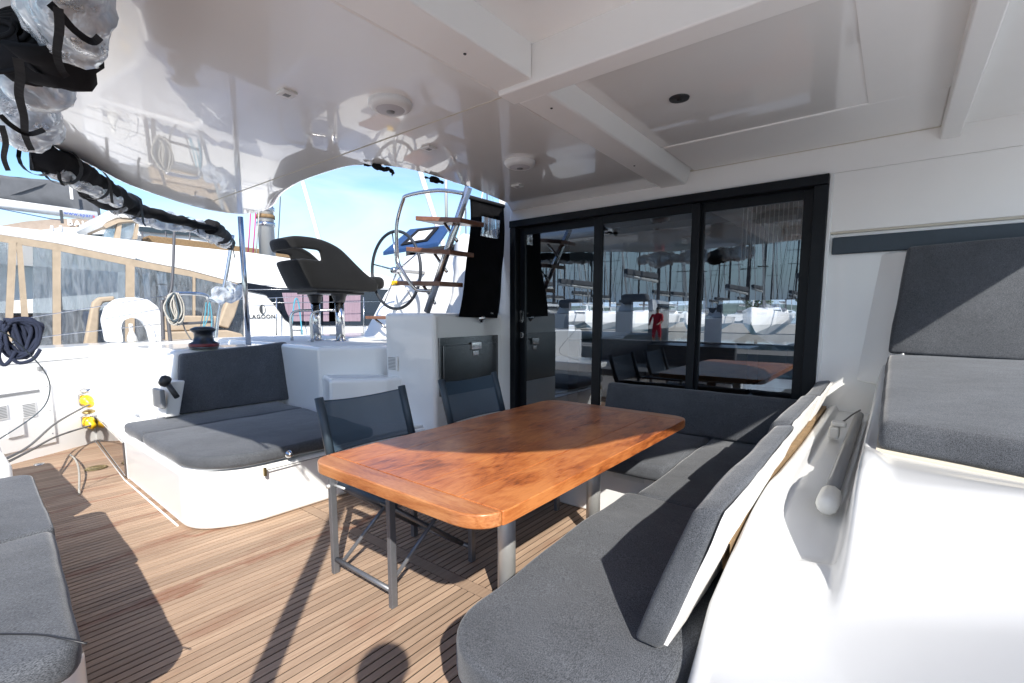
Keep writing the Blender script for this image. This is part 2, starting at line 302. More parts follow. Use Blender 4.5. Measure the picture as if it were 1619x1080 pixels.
def bevel(bm, r, seg=3, ang=30):
    bmesh.ops.recalc_face_normals(bm, faces=bm.faces)
    es = [e for e in bm.edges if len(e.link_faces) == 2 and e.calc_face_angle(0) > radians(ang)]
    bmesh.ops.bevel(bm, geom=es, offset=r, segments=seg, profile=.5, affect='EDGES', clamp_overlap=True)
def rounded_poly(pts, rads, seg=6):
    out = []; n = len(pts)
    for i in range(n):
        p = Vector(pts[i]); a = (Vector(pts[i-1]) - p); b = (Vector(pts[(i+1) % n]) - p); r = rads[i] if isinstance(rads, (list, tuple)) else rads
        if r <= 0: out.append(tuple(p)); continue
        r = min(r, a.length * .49, b.length * .49)
        s, e = p + a.normalized() * r, p + b.normalized() * r
        for k in range(seg + 1):
            t = k / seg; out.append(tuple((1-t)**2 * s + 2*(1-t)*t * p + t*t * e))
    return out
def wloc(o):
    v = Vector((0, 0, 0))
    while o is not None: v += Vector(o.location); o = o.parent
    return v
def obj(name, bm, m, parent=None, bev=0, seg=3, smooth=False, ang=30, kind=None, loc=None):
    if bev: bevel(bm, bev, seg, ang)
    bmesh.ops.recalc_face_normals(bm, faces=bm.faces)
    if smooth:
        for f in bm.faces: f.smooth = True
    off = wloc(parent) if parent else (Vector(loc) if loc is not None else Vector((0, 0, 0)))
    if off.length: bmesh.ops.translate(bm, verts=bm.verts, vec=-off)
    me = bpy.data.meshes.new(name); bm.to_mesh(me); bm.free(); me.materials.append(M[m] if isinstance(m, str) else m)
    o = bpy.data.objects.new(name, me); COL.objects.link(o)
    if smooth and bev: wn_ = o.modifiers.new('wn', 'WEIGHTED_NORMAL'); wn_.weight = 100; wn_.keep_sharp = True
    if parent: o.parent = parent
    elif loc is not None: o.location = loc
    if kind: o['kind'] = kind
    return o
def thing(name, label, cat, loc=(0, 0, 0), group=None):
    o = bpy.data.objects.new(name, None); COL.objects.link(o); o.location = loc; o.empty_display_size = .1
    o['label'] = label; o['category'] = cat
    if group: o['group'] = group
    return o
def tag(o, label, cat, group=None):
    o['label'] = label; o['category'] = cat
    if group: o['group'] = group
    return o
def dup(root, loc, label=None, rotz=None):
    r = root.copy(); COL.objects.link(r); r.location = loc
    if rotz is not None: r.rotation_euler.z = rotz
    if label: r['label'] = label
    for ch in list(root.children):
        c = ch.copy(); COL.objects.link(c); c.parent = r
        for g in list(ch.children):
            d = g.copy(); COL.objects.link(d); d.parent = c
    return r
def box(name, a, b, m, parent=None, bev=0, seg=2, **k):
    bm = new(); add_box(bm, a, b); return obj(name, bm, m, parent, bev, seg, smooth=bool(bev), **k)
def tube(name, pts, r, m, parent=None, n=10, **k):
    bm = new(); add_tube(bm, pts, r, n); return obj(name, bm, m, parent, **k)
def cushion(name, bm, parent, r=.03, m='fabric', puff=.007, cuts=0, **k):
    bevel(bm, r, 4)
    bmesh.ops.recalc_face_normals(bm, faces=bm.faces)
    es = [e for e in bm.edges if e.calc_length() > .16]
    for _ in range(4):
        es = [e for e in bm.edges if e.calc_length() > .12]
        if not es: break
        bmesh.ops.subdivide_edges(bm, edges=es, cuts=1, use_grid_fill=True)
    bmesh.ops.triangulate(bm, faces=[f for f in bm.faces if len(f.verts) > 4])
    bm.normal_update()
    for v in bm.verts: v.co += v.normal * (noise.noise(v.co * 5) * puff)
    return obj(name, bm, m, parent, smooth=True, **k)
def text(name, body, size, m, parent, origin, xdir, ydir, ext=.002):
    cu = bpy.data.curves.new(name, 'FONT'); cu.body = body; cu.size = size; cu.extrude = ext; cu.align_x = 'LEFT'; cu.space_character = 1.15; cu.offset = size * .018
    tmp = bpy.data.objects.new('tmp', cu); COL.objects.link(tmp)
    me = bpy.data.meshes.new_from_object(tmp.evaluated_get(bpy.context.evaluated_depsgraph_get())); bpy.data.objects.remove(tmp)
    x = Vector(xdir).normalized(); z = x.cross(Vector(ydir)).normalized(); y = z.cross(x)
    off = wloc(parent) if parent else Vector((0, 0, 0)); o3 = Vector(origin) - off
    me.transform(Matrix(((x.x, y.x, z.x, o3.x), (x.y, y.y, z.y, o3.y), (x.z, y.z, z.z, o3.z), (0, 0, 0, 1))))
    me.materials.clear(); me.materials.append(M[m]); me.name = name
    o = bpy.data.objects.new(name, me); COL.objects.link(o)
    if parent: o.parent = parent
    return o

# ================================================================ SETTING
bm = new(); add_box(bm, (-4000, -4000, -1.3), (4000, 6000, -1.25)); obj('water', bm, 'water', kind='structure')

# teak deck: planks run fore and aft, each one an object of its own
FLOOR = rounded_poly([(-6.6, -1.6), (-0.5, -1.6), (-0.5, 3.46), (-2.9, 3.46), (-6.6, 1.3)], 0)
bm = new(); add_prism(bm, FLOOR, -.09, -.0035); deck = obj('cockpit_deck', bm, 'blackcaulk', kind='structure')
PW, GAP = .0420, .0080
def plank_mesh(L_, wdt=PW - GAP):
    bm = new(); add_box(bm, (-wdt/2, -L_/2, -.014), (wdt/2, L_/2, 0)); 
    me = bpy.data.meshes.new('plank'); bmesh.ops.recalc_face_normals(bm, faces=bm.faces); bm.to_mesh(me); bm.free(); me.materials.append(M['teak']); return me
pm_aft, pm_fwd = plank_mesh(2.30), plank_mesh(1.60)
pm_aft2 = plank_mesh(2.52)
x = -6.42; i = 0
while x < -.62:
    hatch = -2.60 < x < -1.20
    a = bpy.data.objects.new('plank', pm_aft); a.location = (x, .39 - .0, 0); a.scale.y = 1.0; a.parent = deck; COL.objects.link(a)    # Y -.76 .. 1.54
    if x > -3.25:
        b = bpy.data.objects.new('plank', pm_fwd); b.location = (x, 2.415, 0); b.parent = deck; COL.objects.link(b)                      # Y 1.615 .. 3.215
    x += PW; i += 1
bm = new(); add_box(bm, (-3.3, 1.545, -.014), (-.62, 1.61, 0)); obj('border_plank', bm, 'teak', deck)
bm = new(); add_box(bm, (-6.5, -.84, -.014), (-.62, -.765, 0)); obj('border_plank', bm, 'teak', deck)
bm = new(); add_box(bm, (-6.5, -1.6, -.014), (-.6, -.845, -.001)); obj('aft_planking', bm, 'teak', deck)
# brass deck plates and a lift ring set flush in the planks
for (px, py, rr, nm) in ((152, 740, .075, 'deck_plate'), (62, 734, .035, 'deck_fitting'), (190, 737, .03, 'deck_fitting')):
    p = at(px, py, Z=.003); bm = new(); add_lathe(bm, [(0, .004), (rr*.55, .004), (rr*.6, .001), (rr*.72, .001), (rr*.8, .005), (rr, .004), (rr*1.05, 0)], p, 20); obj(nm, bm, 'brass' if rr > .05 else 'steel', deck)

# port wall and side deck
wall_pts = [(-5.0, -1.6), (-5.62, -.05), (-5.9, .48), (-6.29, 1.15), (-6.42, 1.45), (-6.5, 2.2), (-6.6, 9.0)]
out_pts = [(-7.1, 9.0), (-7.0, 2.2), (-6.9, 1.4), (-6.7, .4), (-6.4, -.1), (-5.9, -1.6)]
bm = new(); add_prism(bm, wall_pts + out_pts, -.25, .975)
port = obj('port_side_wall', bm, 'gel', kind='structure', bev=.045, seg=4, smooth=True)
bm = new(); add_prism(bm, [(-7.0, -1.6), (-5.0, -1.6), (-6.6, 9), (-7.6, 9)], -1.6, -.26); obj('port_hull', bm, 'whitepaint', kind='structure')
box('aft_bounce_platform', (-6.4, -4.2, -.45), (2.2, -1.605, -.06), 'gel', kind='structure', bev=.03)  # unseen white platform, added so sunlight bounces up to the ceiling
box('starboard_bounce_deck', (1.705, -1.6, -1.4), (2.9, 8.0, .62), 'gel', kind='structure', bev=.04)  # out of view, added white surface to brighten the ceiling by bounce
# access panel with two grilles on the port wall
def wallframe(p0, p1):
    a, b = Vector((*p0, 0)), Vector((*p1, 0)); d = (b - a).normalized(); n = Vector((d.y, -d.x, 0)); return a, d, n
A0, AD, AN = wallframe((-5.9, .48), (-6.29, 1.15))         # along the wall towards forward, normal points inboard
def onwall(s, z, off=0): return A0 + AD * s + AN * off + Vector((0, 0, z))
def wallbox(bm, s0, s1, z0, z1, d0, d1):
    add_hex(bm, [onwall(s0, z0, d0), onwall(s1, z0, d0), onwall(s1, z0, d1), onwall(s0, z0, d1), onwall(s0, z1, d0), onwall(s1, z1, d0), onwall(s1, z1, d1), onwall(s0, z1, d1)])
def wpix(px, py):      # wall coordinates of a pixel
    d = FWD + RGT * ((px - CX) / F) - UP * ((py - CY) / F); t = (A0 - Vector((0, 0, H))).dot(AN) / d.dot(AN); p = Vector((0, 0, H)) + d * t
    return (p - A0).dot(AD), p.z
hp = thing('access_hatch', 'white access hatch with louvred grilles low on the port wall', 'hatch', tuple(onwall(0, .1)))
s1, zt = wpix(78, 606); s2, zb = wpix(85, 692)
bm = new(); wallbox(bm, -.65, s1, .10, zt, .001, .014); obj('panel', bm, 'gel', hp, bev=.006, smooth=True)
bm = new(); wallbox(bm, -.5, s1-.1, zt-.065, zt-.04, .0145, .02); obj('grip', bm, 'greytube', hp, bev=.004, smooth=True)
def grille(name, pa, pb, parent, n=8):
    (a, z1), (b, z0) = wpix(*pa), wpix(*pb)
    bm = new(); wallbox(bm, a, b, z0, z1, .0145, .022); f = obj(name, bm, 'whiteplastic', parent, bev=.005, smooth=True)
    for k in range(n):
        zz = z0 + (z1 - z0) * (.14 + .72 * k / (n-1)); bm = new(); wallbox(bm, a + .012, b - .012, zz - .0028, zz + .0028, .0225, .0245); obj('slat', bm, 'greytube', f)
grille('grille', (29, 638), (56, 658), hp); grille('grille', (-12, 642), (11, 662), hp)
(a, z1), (b, z0) = wpix(5, 668), wpix(36, 688)
bm = new(); wallbox(bm, a, b, z0, z1, .0145, .03); obj('shower_cover', bm, 'whiteplastic', hp, bev=.012, smooth=True)
bm = new(); wallbox(bm, -1.2, .74, .858, .863, .001, .004); obj('seam', bm, 'greytube', port)
s_, z_ = wpix(62, 583); bm = new(); wallbox(bm, s_ - .02, s_ + .02, z_ - .02, z_ + .02, .001, .02); obj('eye_plate', bm, 'greytube', port, bev=.006, smooth=True)
for ds, dz in ((-.03, .02), (-.03, -.2), (-.03, -.42)):
    bm = new(); wallbox(bm, s1 + ds - .004, s1 + ds + .004, zt + dz - .05, zt + dz - .042, .0142, .017); obj('screw', bm, 'greytube', hp)
# shore power inlets
for k, (px, py) in enumerate(((133, 631), (137, 665))):
    s, z = wpix(px, py); t_ = thing('power_inlet', 'yellow shore power plug %s on the white port wall' % ('uppermost of the pair' if k == 0 else 'lowermost of the pair, near the teak'), 'power plug', tuple(onwall(s, z, .0)))
    bm = new(); wallbox(bm, s-.055, s+.055, z-.055, z+.055, .001, .014); obj('plate', bm, 'steel', t_, bev=.006, smooth=True)
    bm = new(); add_lathe(bm, [(0, 0), (.05, 0), (.054, .02), (.05, .05), (.038, .056), (.035, .10), (.028, .11), (0, .11)], onwall(s, z, .012), 20, (AN + Vector((0, -.3, -.5))).normalized()); obj('plug', bm, 'yellow', t_)
    bm = new(); add_lathe(bm, [(0, 0), (.05, 0), (.052, .008), (.03, .02), (0, .02)], onwall(s + .005, z + .085, .03), 18, Vector((.2, -.1, 1)).normalized()); obj('lid', bm, 'steel' if k == 0 else 'brass', t_)
    e0 = onwall(s, z - .03, .10)
    tgt = [at(90, 668 + k*22, X=e0.x + .25), at(45, 706 + k*8, X=-5.1), at(-10, 735 + k*6, X=-4.4), at(-80, 770, X=-3.9)]
    tag(tube('power_cable', spline([e0, *tgt]), .0085, 'cable', n=8), 'dark power cable running from the %s yellow plug' % ('upper' if k == 0 else 'lower'), 'cable')
# thin wire looping down from the upper left
tag(tube('thin_wire', spline([at(-30, 515, X=-3.6), at(10, 528, X=-3.7), at(45, 558, X=-3.9), at(72, 590, X=-4), at(79, 615, X=-4.1), at(70, 642, X=-4.2), at(40, 668, X=-4.2), at(-30, 712, X=-4)]), .0035, 'ropegrey', n=6), 'thin grey wire looping in front of the port wall', 'wire')

# forward bulkhead with the saloon behind it
YB = 3.46
bh = bpy.data.objects.new('forward_bulkhead', None); COL.objects.link(bh); bh.location = (0, YB, 0); bh['kind'] = 'structure'
box('side_wall', (-2.90, YB, 0), (-2.755, YB+.12, 2.36), 'gel', bh, bev=.012)
box('header', (-2.755, YB, 2.113), (1.6, YB+.12, 2.36), 'ceil_matt', bh)
box('starboard_wall', (-.357, YB+.012, 0), (1.6, YB+.12, 1.765), 'gel', bh, bev=.01)
box('upper_panel', (-.357, YB+.001, 1.775), (1.6, YB+.12, 2.113), 'ceil_matt', bh, bev=.006)
box('door_trim', (-.357, YB-.006, .45), (-.335, YB+.02, 2.112), 'gel', bh, bev=.004)
box('groove', (-.335, YB+.006, 1.764), (1.6, YB+.05, 1.776), 'seal', bh)
# fillet column beside the lounge
bm = new(); add_hex(bm, [(-.16, YB+.02, .9), (.05, YB-.22, .9), (.05, YB+.05, .9), (-.15, YB+.05, .9), (-.10, YB+.02, 1.635), (.06, YB-.05, 1.635), (.06, YB+.05, 1.635), (-.09, YB+.05, 1.635)])
obj('fillet_column', bm, 'gel', bh, bev=.012, smooth=True)
tag(box('trim_panel', (-.322, YB-.012, 1.643), (1.5, YB+.004, 1.742), 'darkstrip', bev=.01), 'long dark slate trim panel on the bulkhead above the lounge backrest', 'trim panel')
# saloon shell: dark lining, window openings forward
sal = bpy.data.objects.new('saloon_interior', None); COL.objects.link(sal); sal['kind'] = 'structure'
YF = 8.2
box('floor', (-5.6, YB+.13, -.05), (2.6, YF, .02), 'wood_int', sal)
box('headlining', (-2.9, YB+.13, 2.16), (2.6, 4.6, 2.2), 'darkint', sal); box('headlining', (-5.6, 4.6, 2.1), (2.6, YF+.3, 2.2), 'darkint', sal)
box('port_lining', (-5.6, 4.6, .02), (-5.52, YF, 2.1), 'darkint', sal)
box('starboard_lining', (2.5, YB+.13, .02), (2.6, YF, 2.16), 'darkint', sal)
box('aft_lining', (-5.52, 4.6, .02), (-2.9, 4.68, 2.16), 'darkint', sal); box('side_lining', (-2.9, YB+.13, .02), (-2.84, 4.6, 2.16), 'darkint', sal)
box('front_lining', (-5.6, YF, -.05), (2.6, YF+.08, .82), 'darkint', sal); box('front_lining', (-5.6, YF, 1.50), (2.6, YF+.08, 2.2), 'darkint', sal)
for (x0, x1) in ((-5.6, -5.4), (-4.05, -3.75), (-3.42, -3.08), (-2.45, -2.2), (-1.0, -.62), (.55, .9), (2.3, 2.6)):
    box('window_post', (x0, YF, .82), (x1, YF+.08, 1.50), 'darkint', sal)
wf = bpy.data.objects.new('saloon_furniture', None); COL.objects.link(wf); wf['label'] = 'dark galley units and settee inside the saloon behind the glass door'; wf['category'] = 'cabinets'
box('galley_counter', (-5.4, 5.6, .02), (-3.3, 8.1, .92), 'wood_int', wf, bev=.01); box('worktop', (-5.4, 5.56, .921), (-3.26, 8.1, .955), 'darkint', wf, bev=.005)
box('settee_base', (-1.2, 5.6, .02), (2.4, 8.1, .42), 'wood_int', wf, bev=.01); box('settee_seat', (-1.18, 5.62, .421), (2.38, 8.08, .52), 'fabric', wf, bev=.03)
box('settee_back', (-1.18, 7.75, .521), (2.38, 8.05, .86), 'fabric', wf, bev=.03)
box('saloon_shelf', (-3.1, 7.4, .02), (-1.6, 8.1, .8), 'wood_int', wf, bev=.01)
# blind hanging at the right end of the door, thin vertical strings
bl = thing('string_blind', 'pleated string blind behind the top right corner of the glass door', 'blind', (-.6, YB+.16, 2.05))
box('head_rail', (-.92, YB+.15, 2.03), (-.44, YB+.18, 2.06), 'darkint', bl)
for k in range(16):
    xx = -.86 + k * .027; box('blind_string', (xx, YB+.162, 1.62 + .018*k*0), (xx+.004, YB+.166, 2.03), 'capwhite', bl)

# sliding glass door
door = thing('sliding_door', 'three panel black framed sliding glass door in the bulkhead', 'door', (-1.55, YB, 0))
box('top_track', (-2.753, YB-.03, 2.055), (-.357, YB+.09, 2.112), 'black', door, bev=.004)
box('left_jamb', (-2.753, YB-.02, .02), (-2.69, YB+.09, 2.054), 'black', door, bev=.004)
box('right_jamb', (-.43, YB-.02, .02), (-.357, YB+.09, 2.054), 'black', door, bev=.004)
box('sill', (-2.69, YB-.02, .0), (-.43, YB+.09, .04), 'black', door, bev=.004)
def panel(x0, x1, y, sl, sr, top=.06, bot=.09):
    z0, z1 = .042, 2.052; t_ = .032
    bm = new()
    f = bpy.data.objects.new('door_panel', None); COL.objects.link(f); f.parent = door; f.location = Vector(((x0+x1)/2, y, 0)) - door.location
    box('stile', (x0, y, z0), (x0+sl, y+t_, z1), 'black', f, bev=.003); box('stile', (x1-sr, y, z0), (x1, y+t_, z1), 'black', f, bev=.003)
    box('rail', (x0+sl+.001, y+.001, z1-top), (x1-sr-.001, y+t_-.001, z1), 'black', f); box('rail', (x0+sl+.001, y+.001, z0), (x1-sr-.001, y+t_-.001, z0+bot), 'black', f)
    bm = new(); ym = y + .014
    v = [bm.verts.new(q) for q in ((x0+sl, ym, z0+bot), (x1-sr, ym, z0+bot), (x1-sr, ym, z1-top), (x0+sl, ym, z1-top))]; bm.faces.new(v)
    v = [bm.verts.new(q) for q in ((x0+sl, ym+.006, z0+bot), (x0+sl, ym+.006, z1-top), (x1-sr, ym+.006, z1-top), (x1-sr, ym+.006, z0+bot))]
    obj('glass', bm, 'glass', f)
    return f
panel(-2.688, -1.86, YB+.045, .06, .065); panel(-1.92, -1.10, YB+.008, .075, .055); panel(-1.15, -.435, YB+.045, .07, .055)
dh = thing('door_latch', 'chrome flush latch plates on the left stile of the glass door', 'latch', (-2.66, YB-.02, 1.2))
for zz, hh in ((1.27, .11), (1.10, .055)):
    bm = new(); add_prism(bm, rounded_poly([(-2.678, zz-hh/2), (-2.638, zz-hh/2), (-2.638, zz+hh/2), (-2.678, zz+hh/2)], .018, 4), YB+.033, YB+.0445, 'y'); q = obj('latch_plate', bm, 'steel', dh)
    box('slot', (-2.665, YB+.0325, zz-hh*.28), (-2.651, YB+.0335, zz+hh*.28), 'blackplastic', dh)

# hard top roof over the cockpit
R_OUT = [(-2.9, 3.75), (-2.75, 3.46), (-2.57, 3.17), (-2.46, 2.6), (-2.44, 2.2), (-2.50, 1.95), (-2.66, 1.80), (-2.85, 1.765), (-3.29, 1.77), (-3.7, 1.84), (-3.97, 1.92), (-4.3, 2.03), (-4.67, 2.05), (-4.80, 1.9), (-4.72, 1.6),
         (-4.33, 1.12), (-3.9, .80), (-3.4, .40), (-3.0, .04), (-2.77, -.13), (-2.3, -.12), (-1.71, -.07), (-1.1, -.02), (-.5, .0), (0, .03), (.25, .17), (.40, .32), (.51, .46), (.64, .75), (.72, 1.0), (.97, 1.7), (1.16, 2.4), (1.20, 2.75), (1.21, 3.0), (1.3, 3.75)]
roof = bpy.data.objects.new('hardtop_roof', None); COL.objects.link(roof); roof.location = (-1.5, 1.6, 2.2); roof['kind'] = 'structure'
bm = new(); add_prism(bm, R_OUT, 2.325, 2.43); obj('roof_shell', bm, 'ceil', roof, bev=.02, smooth=True)
box('recessed_panel', (-1.16, 1.70, 2.275), (-.165, 2.885, 2.3245), 'ceil', roof)
# underside slabs around the recessed panels (recess ceiling = bottom of shell at 2.325)
XR0 = -1.16
port_out = [p for p in R_OUT]
def clip_poly(poly, fn, axis, val, keep_less):
    out = []
    for i in range(len(poly)):
        a, b = poly[i], poly[(i+1) % len(poly)]; ia = (a[axis] < val) == keep_less; ib = (b[axis] < val) == keep_less
        if ia: out.append(a)
        if ia != ib:
            t = (val - a[axis]) / (b[axis] - a[axis]); out.append((a[0] + (b[0]-a[0])*t, a[1] + (b[1]-a[1])*t))
    return out
slab = clip_poly(R_OUT, None, 0, -1.34, True); slab = clip_poly(slab, None, 1, 3.459, True)
bm = new(); add_prism(bm, slab, 2.20, 2.325); obj('port_ceiling_panel', bm, 'ceil', roof, bev=.012, smooth=True)
bm = new(); add_hex(bm, [(-1.32, 1.701, 2.185), (-1.17, 1.701, 2.185), (-1.20, 3.459, 2.185), (-1.38, 3.459, 2.185), (-1.32, 1.701, 2.33), (-1.13, 1.701, 2.33), (-1.15, 3.459, 2.33), (-1.38, 3.459, 2.33)]); obj('fore_aft_beam', bm, 'ceil_matt', roof, bev=.012, smooth=True)
box('fore_aft_beam', (-1.335, .03, 2.195), (-1.16, 1.588, 2.33), 'ceil_matt', roof, bev=.008)
box('cross_beam', (-1.335, 1.59, 2.18), (.86, 1.70, 2.33), 'ceil_matt', roof, bev=.008)
box('fore_aft_beam', (.12, 1.701, 2.20), (.20, 3.459, 2.325), 'ceil_matt', roof, bev=.008)
box('starboard_panel', (.20, 2.0, 2.262), (.98, 3.459, 2.325), 'ceil_matt', roof)
box('border', (-1.15, 2.885, 2.268), (.12, 3.459, 2.328), 'ceil_matt', roof, bev=.01)
box('border', (-.165, 1.701, 2.268), (.12, 2.884, 2.328), 'ceil_matt', roof)
box('sealant_line', (-2.74, YB-.014, 2.266), (1.3, YB-.001, 2.274), 'seal', roof)
box('seam', (-4.4, 1.640, 2.1975), (-1.34, 1.645, 2.1995), 'seal', roof)
slab2 = clip_poly(R_OUT, None, 1, .32, True); slab2 = clip_poly(slab2, None, 0, -1.12, False)
bm = new(); add_prism(bm, slab2, 2.235, 2.325); obj('aft_border', bm, 'ceil', roof, bev=.01, smooth=True)
# port edge lip, a rounded rail following the outline
bm = new()
edge = spline([(x_, y_, 2.272) for x_, y_ in R_OUT[3:20]], 3)
add_tube(bm, edge, .072, 12); obj('edge_lip', bm, 'ceil', roof)
def clamp_lamp(px, py, lab, r=.092):
    p = at(px, py, Z=2.2); t_ = thing('ceiling_light', lab, 'light', tuple(p))
    bm = new(); add_lathe(bm, [(r, 0), (r, -.012), (r*.92, -.024), (r*.72, -.033), (r*.66, -.031)], p, 36); obj('rim', bm, 'whiteplastic', t_)
    bm = new(); add_lathe(bm, [(r*.66, -.031), (r*.4, -.037), (r*.2, -.038)], p, 36); obj('diffuser', bm, 'lens', t_)
    bm = new(); add_lathe(bm, [(r*.2, -.036), (r*.19, -.042), (0, -.042)], p, 18); obj('centre_cap', bm, 'greytube', t_)
clamp_lamp(617, 162, 'round white ceiling light nearer the camera on the glossy ceiling'); clamp_lamp(822, 256, 'round white ceiling light nearer the glass door')
p = at(1074, 155, Z=2.2745); bm = new(); add_lathe(bm, [(.045, 0), (.043, -.006), (.012, -.006), (.010, -.012), (0, -.012)], p, 24)
tag(obj('ceiling_speaker', bm, 'blackplastic', loc=p), 'small round black fitting in the recessed ceiling panel', 'ceiling fitting')
for k, (px, py, lab) in enumerate(((453, 146, 'small square white vent above the port seat'), (818, 293, 'small square white vent by the top of the black curtain'), (678, 233, 'small square white vent between the two round ceiling lights'))):
    p = at(px, py, Z=2.2); t_ = thing('ceiling_fitting', lab, 'ceiling fitting', tuple(p))
    box('frame', (p.x-.035, p.y-.03, 2.189), (p.x+.035, p.y+.03, 2.1995), 'whiteplastic', t_, bev=.004); box('slot', (p.x-.012, p.y-.012, 2.187), (p.x+.012, p.y+.012, 2.1888), 'greytube', t_)
for (px, py) in ((735, 85), (872, 171), (1003, 262)):
    p = at(px, py, Z=2.184); bm = new(); add_lathe(bm, [(.006, 0), (.005, -.003), (0, -.003)], p, 10); obj('screw', bm, 'blackplastic', roof)

# ---------------------------------------------------------------- helm side: port seat base, steps, platform, pedestal
helm = bpy.data.objects.new('helm_platform', None); COL.objects.link(helm); helm.location = (-4, 2.6, 0); helm['kind'] = 'structure'
bm = new(); add_prism(bm, [(-6.48, 2.25), (-5.0, 2.3), (-3.98, 2.26), (-3.62, 2.63), (-3.58, 2.80), (-3.58, 4.4), (-6.5, 4.4)], 0, 1.0); obj('upper_step', bm, 'gel', helm, bev=.035, seg=4, smooth=True)
bm = new(); add_prism(bm, [(-6.4, 2.32), (-5.0, 2.37), (-4.02, 2.34), (-3.7, 2.68), (-3.66, 3.45), (-5.6, 3.5), (-6.4, 3.4)], 1.0, 1.003); obj('nonskid_pad', bm, 'nonskid', helm)
bm = new(); add_prism(bm, [(-4.02, 2.30), (-3.62, 2.14), (-3.30, 2.50), (-3.30, 2.66), (-3.66, 2.66)], 0, .75); obj('lower_step', bm, 'gel', helm, bev=.03, seg=4, smooth=True)
bm = new(); add_prism(bm, [(-3.95, 2.30), (-3.64, 2.20), (-3.36, 2.52), (-3.60, 2.60)], .75, .753); obj('nonskid_pad', bm, 'nonskid', helm)
bm = new(); add_hex(bm, [(-3.50, 2.62, 0), (-2.87, 2.62, 0), (-2.87, 4.3, 0), (-3.50, 4.3, 0), (-3.52, 2.63, 1.30), (-2.88, 2.63, 1.30), (-2.88, 4.3, 1.30), (-3.52, 4.3, 1.30)]); obj('pedestal', bm, 'gel', helm, bev=.035, seg=4, smooth=True)
# vent on the pedestal
vt = thing('pedestal_vent', 'small white louvred vent on the pedestal beside the steps', 'vent', (-3.54, 2.62, .85))
bm = new(); add_box(bm, (-3.46, 2.609, .80), (-3.33, 2.622, .93)); obj('frame', bm, 'whiteplastic', vt, bev=.004, smooth=True)
for k in range(9): box('slat', (-3.448, 2.6065, .812 + k*.0125), (-3.35, 2.6085, .817 + k*.0125), 'greytube', vt)
# fridge set in the starboard face of the pedestal
fr = thing('cockpit_fridge', 'stainless steel cockpit fridge door set in the white pedestal', 'fridge', (-2.87, 3.0, .7))
box('frame', (-2.885, 2.67, .62), (-2.858, 3.40, 1.10), 'brushed', fr, bev=.004); box('door', (-2.8575, 2.70, .64), (-2.846, 3.36, 1.035), 'brushed', fr, bev=.006)
box('latch', (-2.8455, 3.02, .985), (-2.825, 3.14, 1.05), 'steel', fr, bev=.006); box('latch_recess', (-2.8455, 3.045, .93), (-2.839, 3.115, .975), 'steel', fr, bev=.004)
# raised fairing beside the wheel and the covered console
fair = thing('helm_console', 'white moulded helm console with a draped white cover behind the wheel', 'console', (-4.3, 3.9, 1.0))
bm = new(); add_hex(bm, [(-4.75, 3.55, 1.0), (-3.55, 3.55, 1.0), (-3.55, 4.3, 1.0), (-4.75, 4.3, 1.0), (-4.62, 3.75, 1.98), (-3.6, 3.75, 1.98), (-3.6, 4.4, 1.98), (-4.62, 4.4, 1.98)]); obj('console_body', bm, 'gel', fair, bev=.05, seg=4, smooth=True)
bm = new(); add_prism(bm, [(3.40, 1.0), (3.6, 1.02), (3.95, 1.55), (4.3, 1.9), (4.3, 1.0)], -5.25, -4.78, 'x'); obj('side_fairing', bm, 'gel', fair, bev=.05, seg=4, smooth=True)
bm = new(); add_hex(bm, [(-3.6, 3.35, 1.0), (-2.93, 3.30, 1.0), (-2.93, 4.2, 1.0), (-3.6, 4.2, 1.0), (-3.62, 3.66, 2.06), (-3.1, 3.66, 2.12), (-3.1, 4.2, 2.12), (-3.62, 4.2, 2.06)])
bmesh.ops.recalc_face_normals(bm, faces=bm.faces)
bmesh.ops.subdivide_edges(bm, edges=bm.edges[:], cuts=9, use_grid_fill=True); bm.normal_update()
for v in bm.verts: v.co += v.normal * (.07 * noise.noise(Vector((v.co.x*5, v.co.y*5, v.co.z*1.6))) + .03 * noise.noise(v.co * 11))
obj('cloth_cover', bm, mat('white_cover_cloth', (.70, .70, .69), .75, bump=.3, bscale=8), fair, smooth=True)
hc = thing('helm_instrument_cover', 'navy blue instrument cover with a clear window above the wheel', 'cover', (-4.3, 3.8, 2.0))
c4 = [at(605, 398, Y=3.75), at(693, 383, Y=3.75), at(712, 355, Y=4.25), at(648, 362, Y=4.25)]
bm = new(); lo = [v - Vector((0, 0, .05)) for v in c4]; add_hex(bm, lo + c4); obj('cover_body', bm, 'navy', hc, bev=.012, smooth=True)
nrm = (c4[1]-c4[0]).cross(c4[3]-c4[0]).normalized()
def cq(u, v, h=0): return c4[0].lerp(c4[1], u).lerp(c4[3].lerp(c4[2], u), v) + nrm * h
for (u0, v0, u1, v1) in ((.28, .2, .36, .85), (.70, .2, .78, .85), (.28, .78, .78, .88), (.28, .15, .78, .25)):
    bm = new(); add_hex(bm, [cq(u0, v0, .002), cq(u1, v0, .002), cq(u1, v1, .002), cq(u0, v1, .002), cq(u0, v0, .012), cq(u1, v0, .012), cq(u1, v1, .012), cq(u0, v1, .012)]); obj('strap', bm, 'blackcanvas', hc)
bm = new(); add_hex(bm, [cq(.361, .251, .002), cq(.699, .251, .002), cq(.699, .779, .002), cq(.361, .779, .002), cq(.361, .251, .006), cq(.699, .251, .006), cq(.699, .779, .006), cq(.361, .779, .006)]); obj('clear_window', bm, 'whiteplastic', hc)
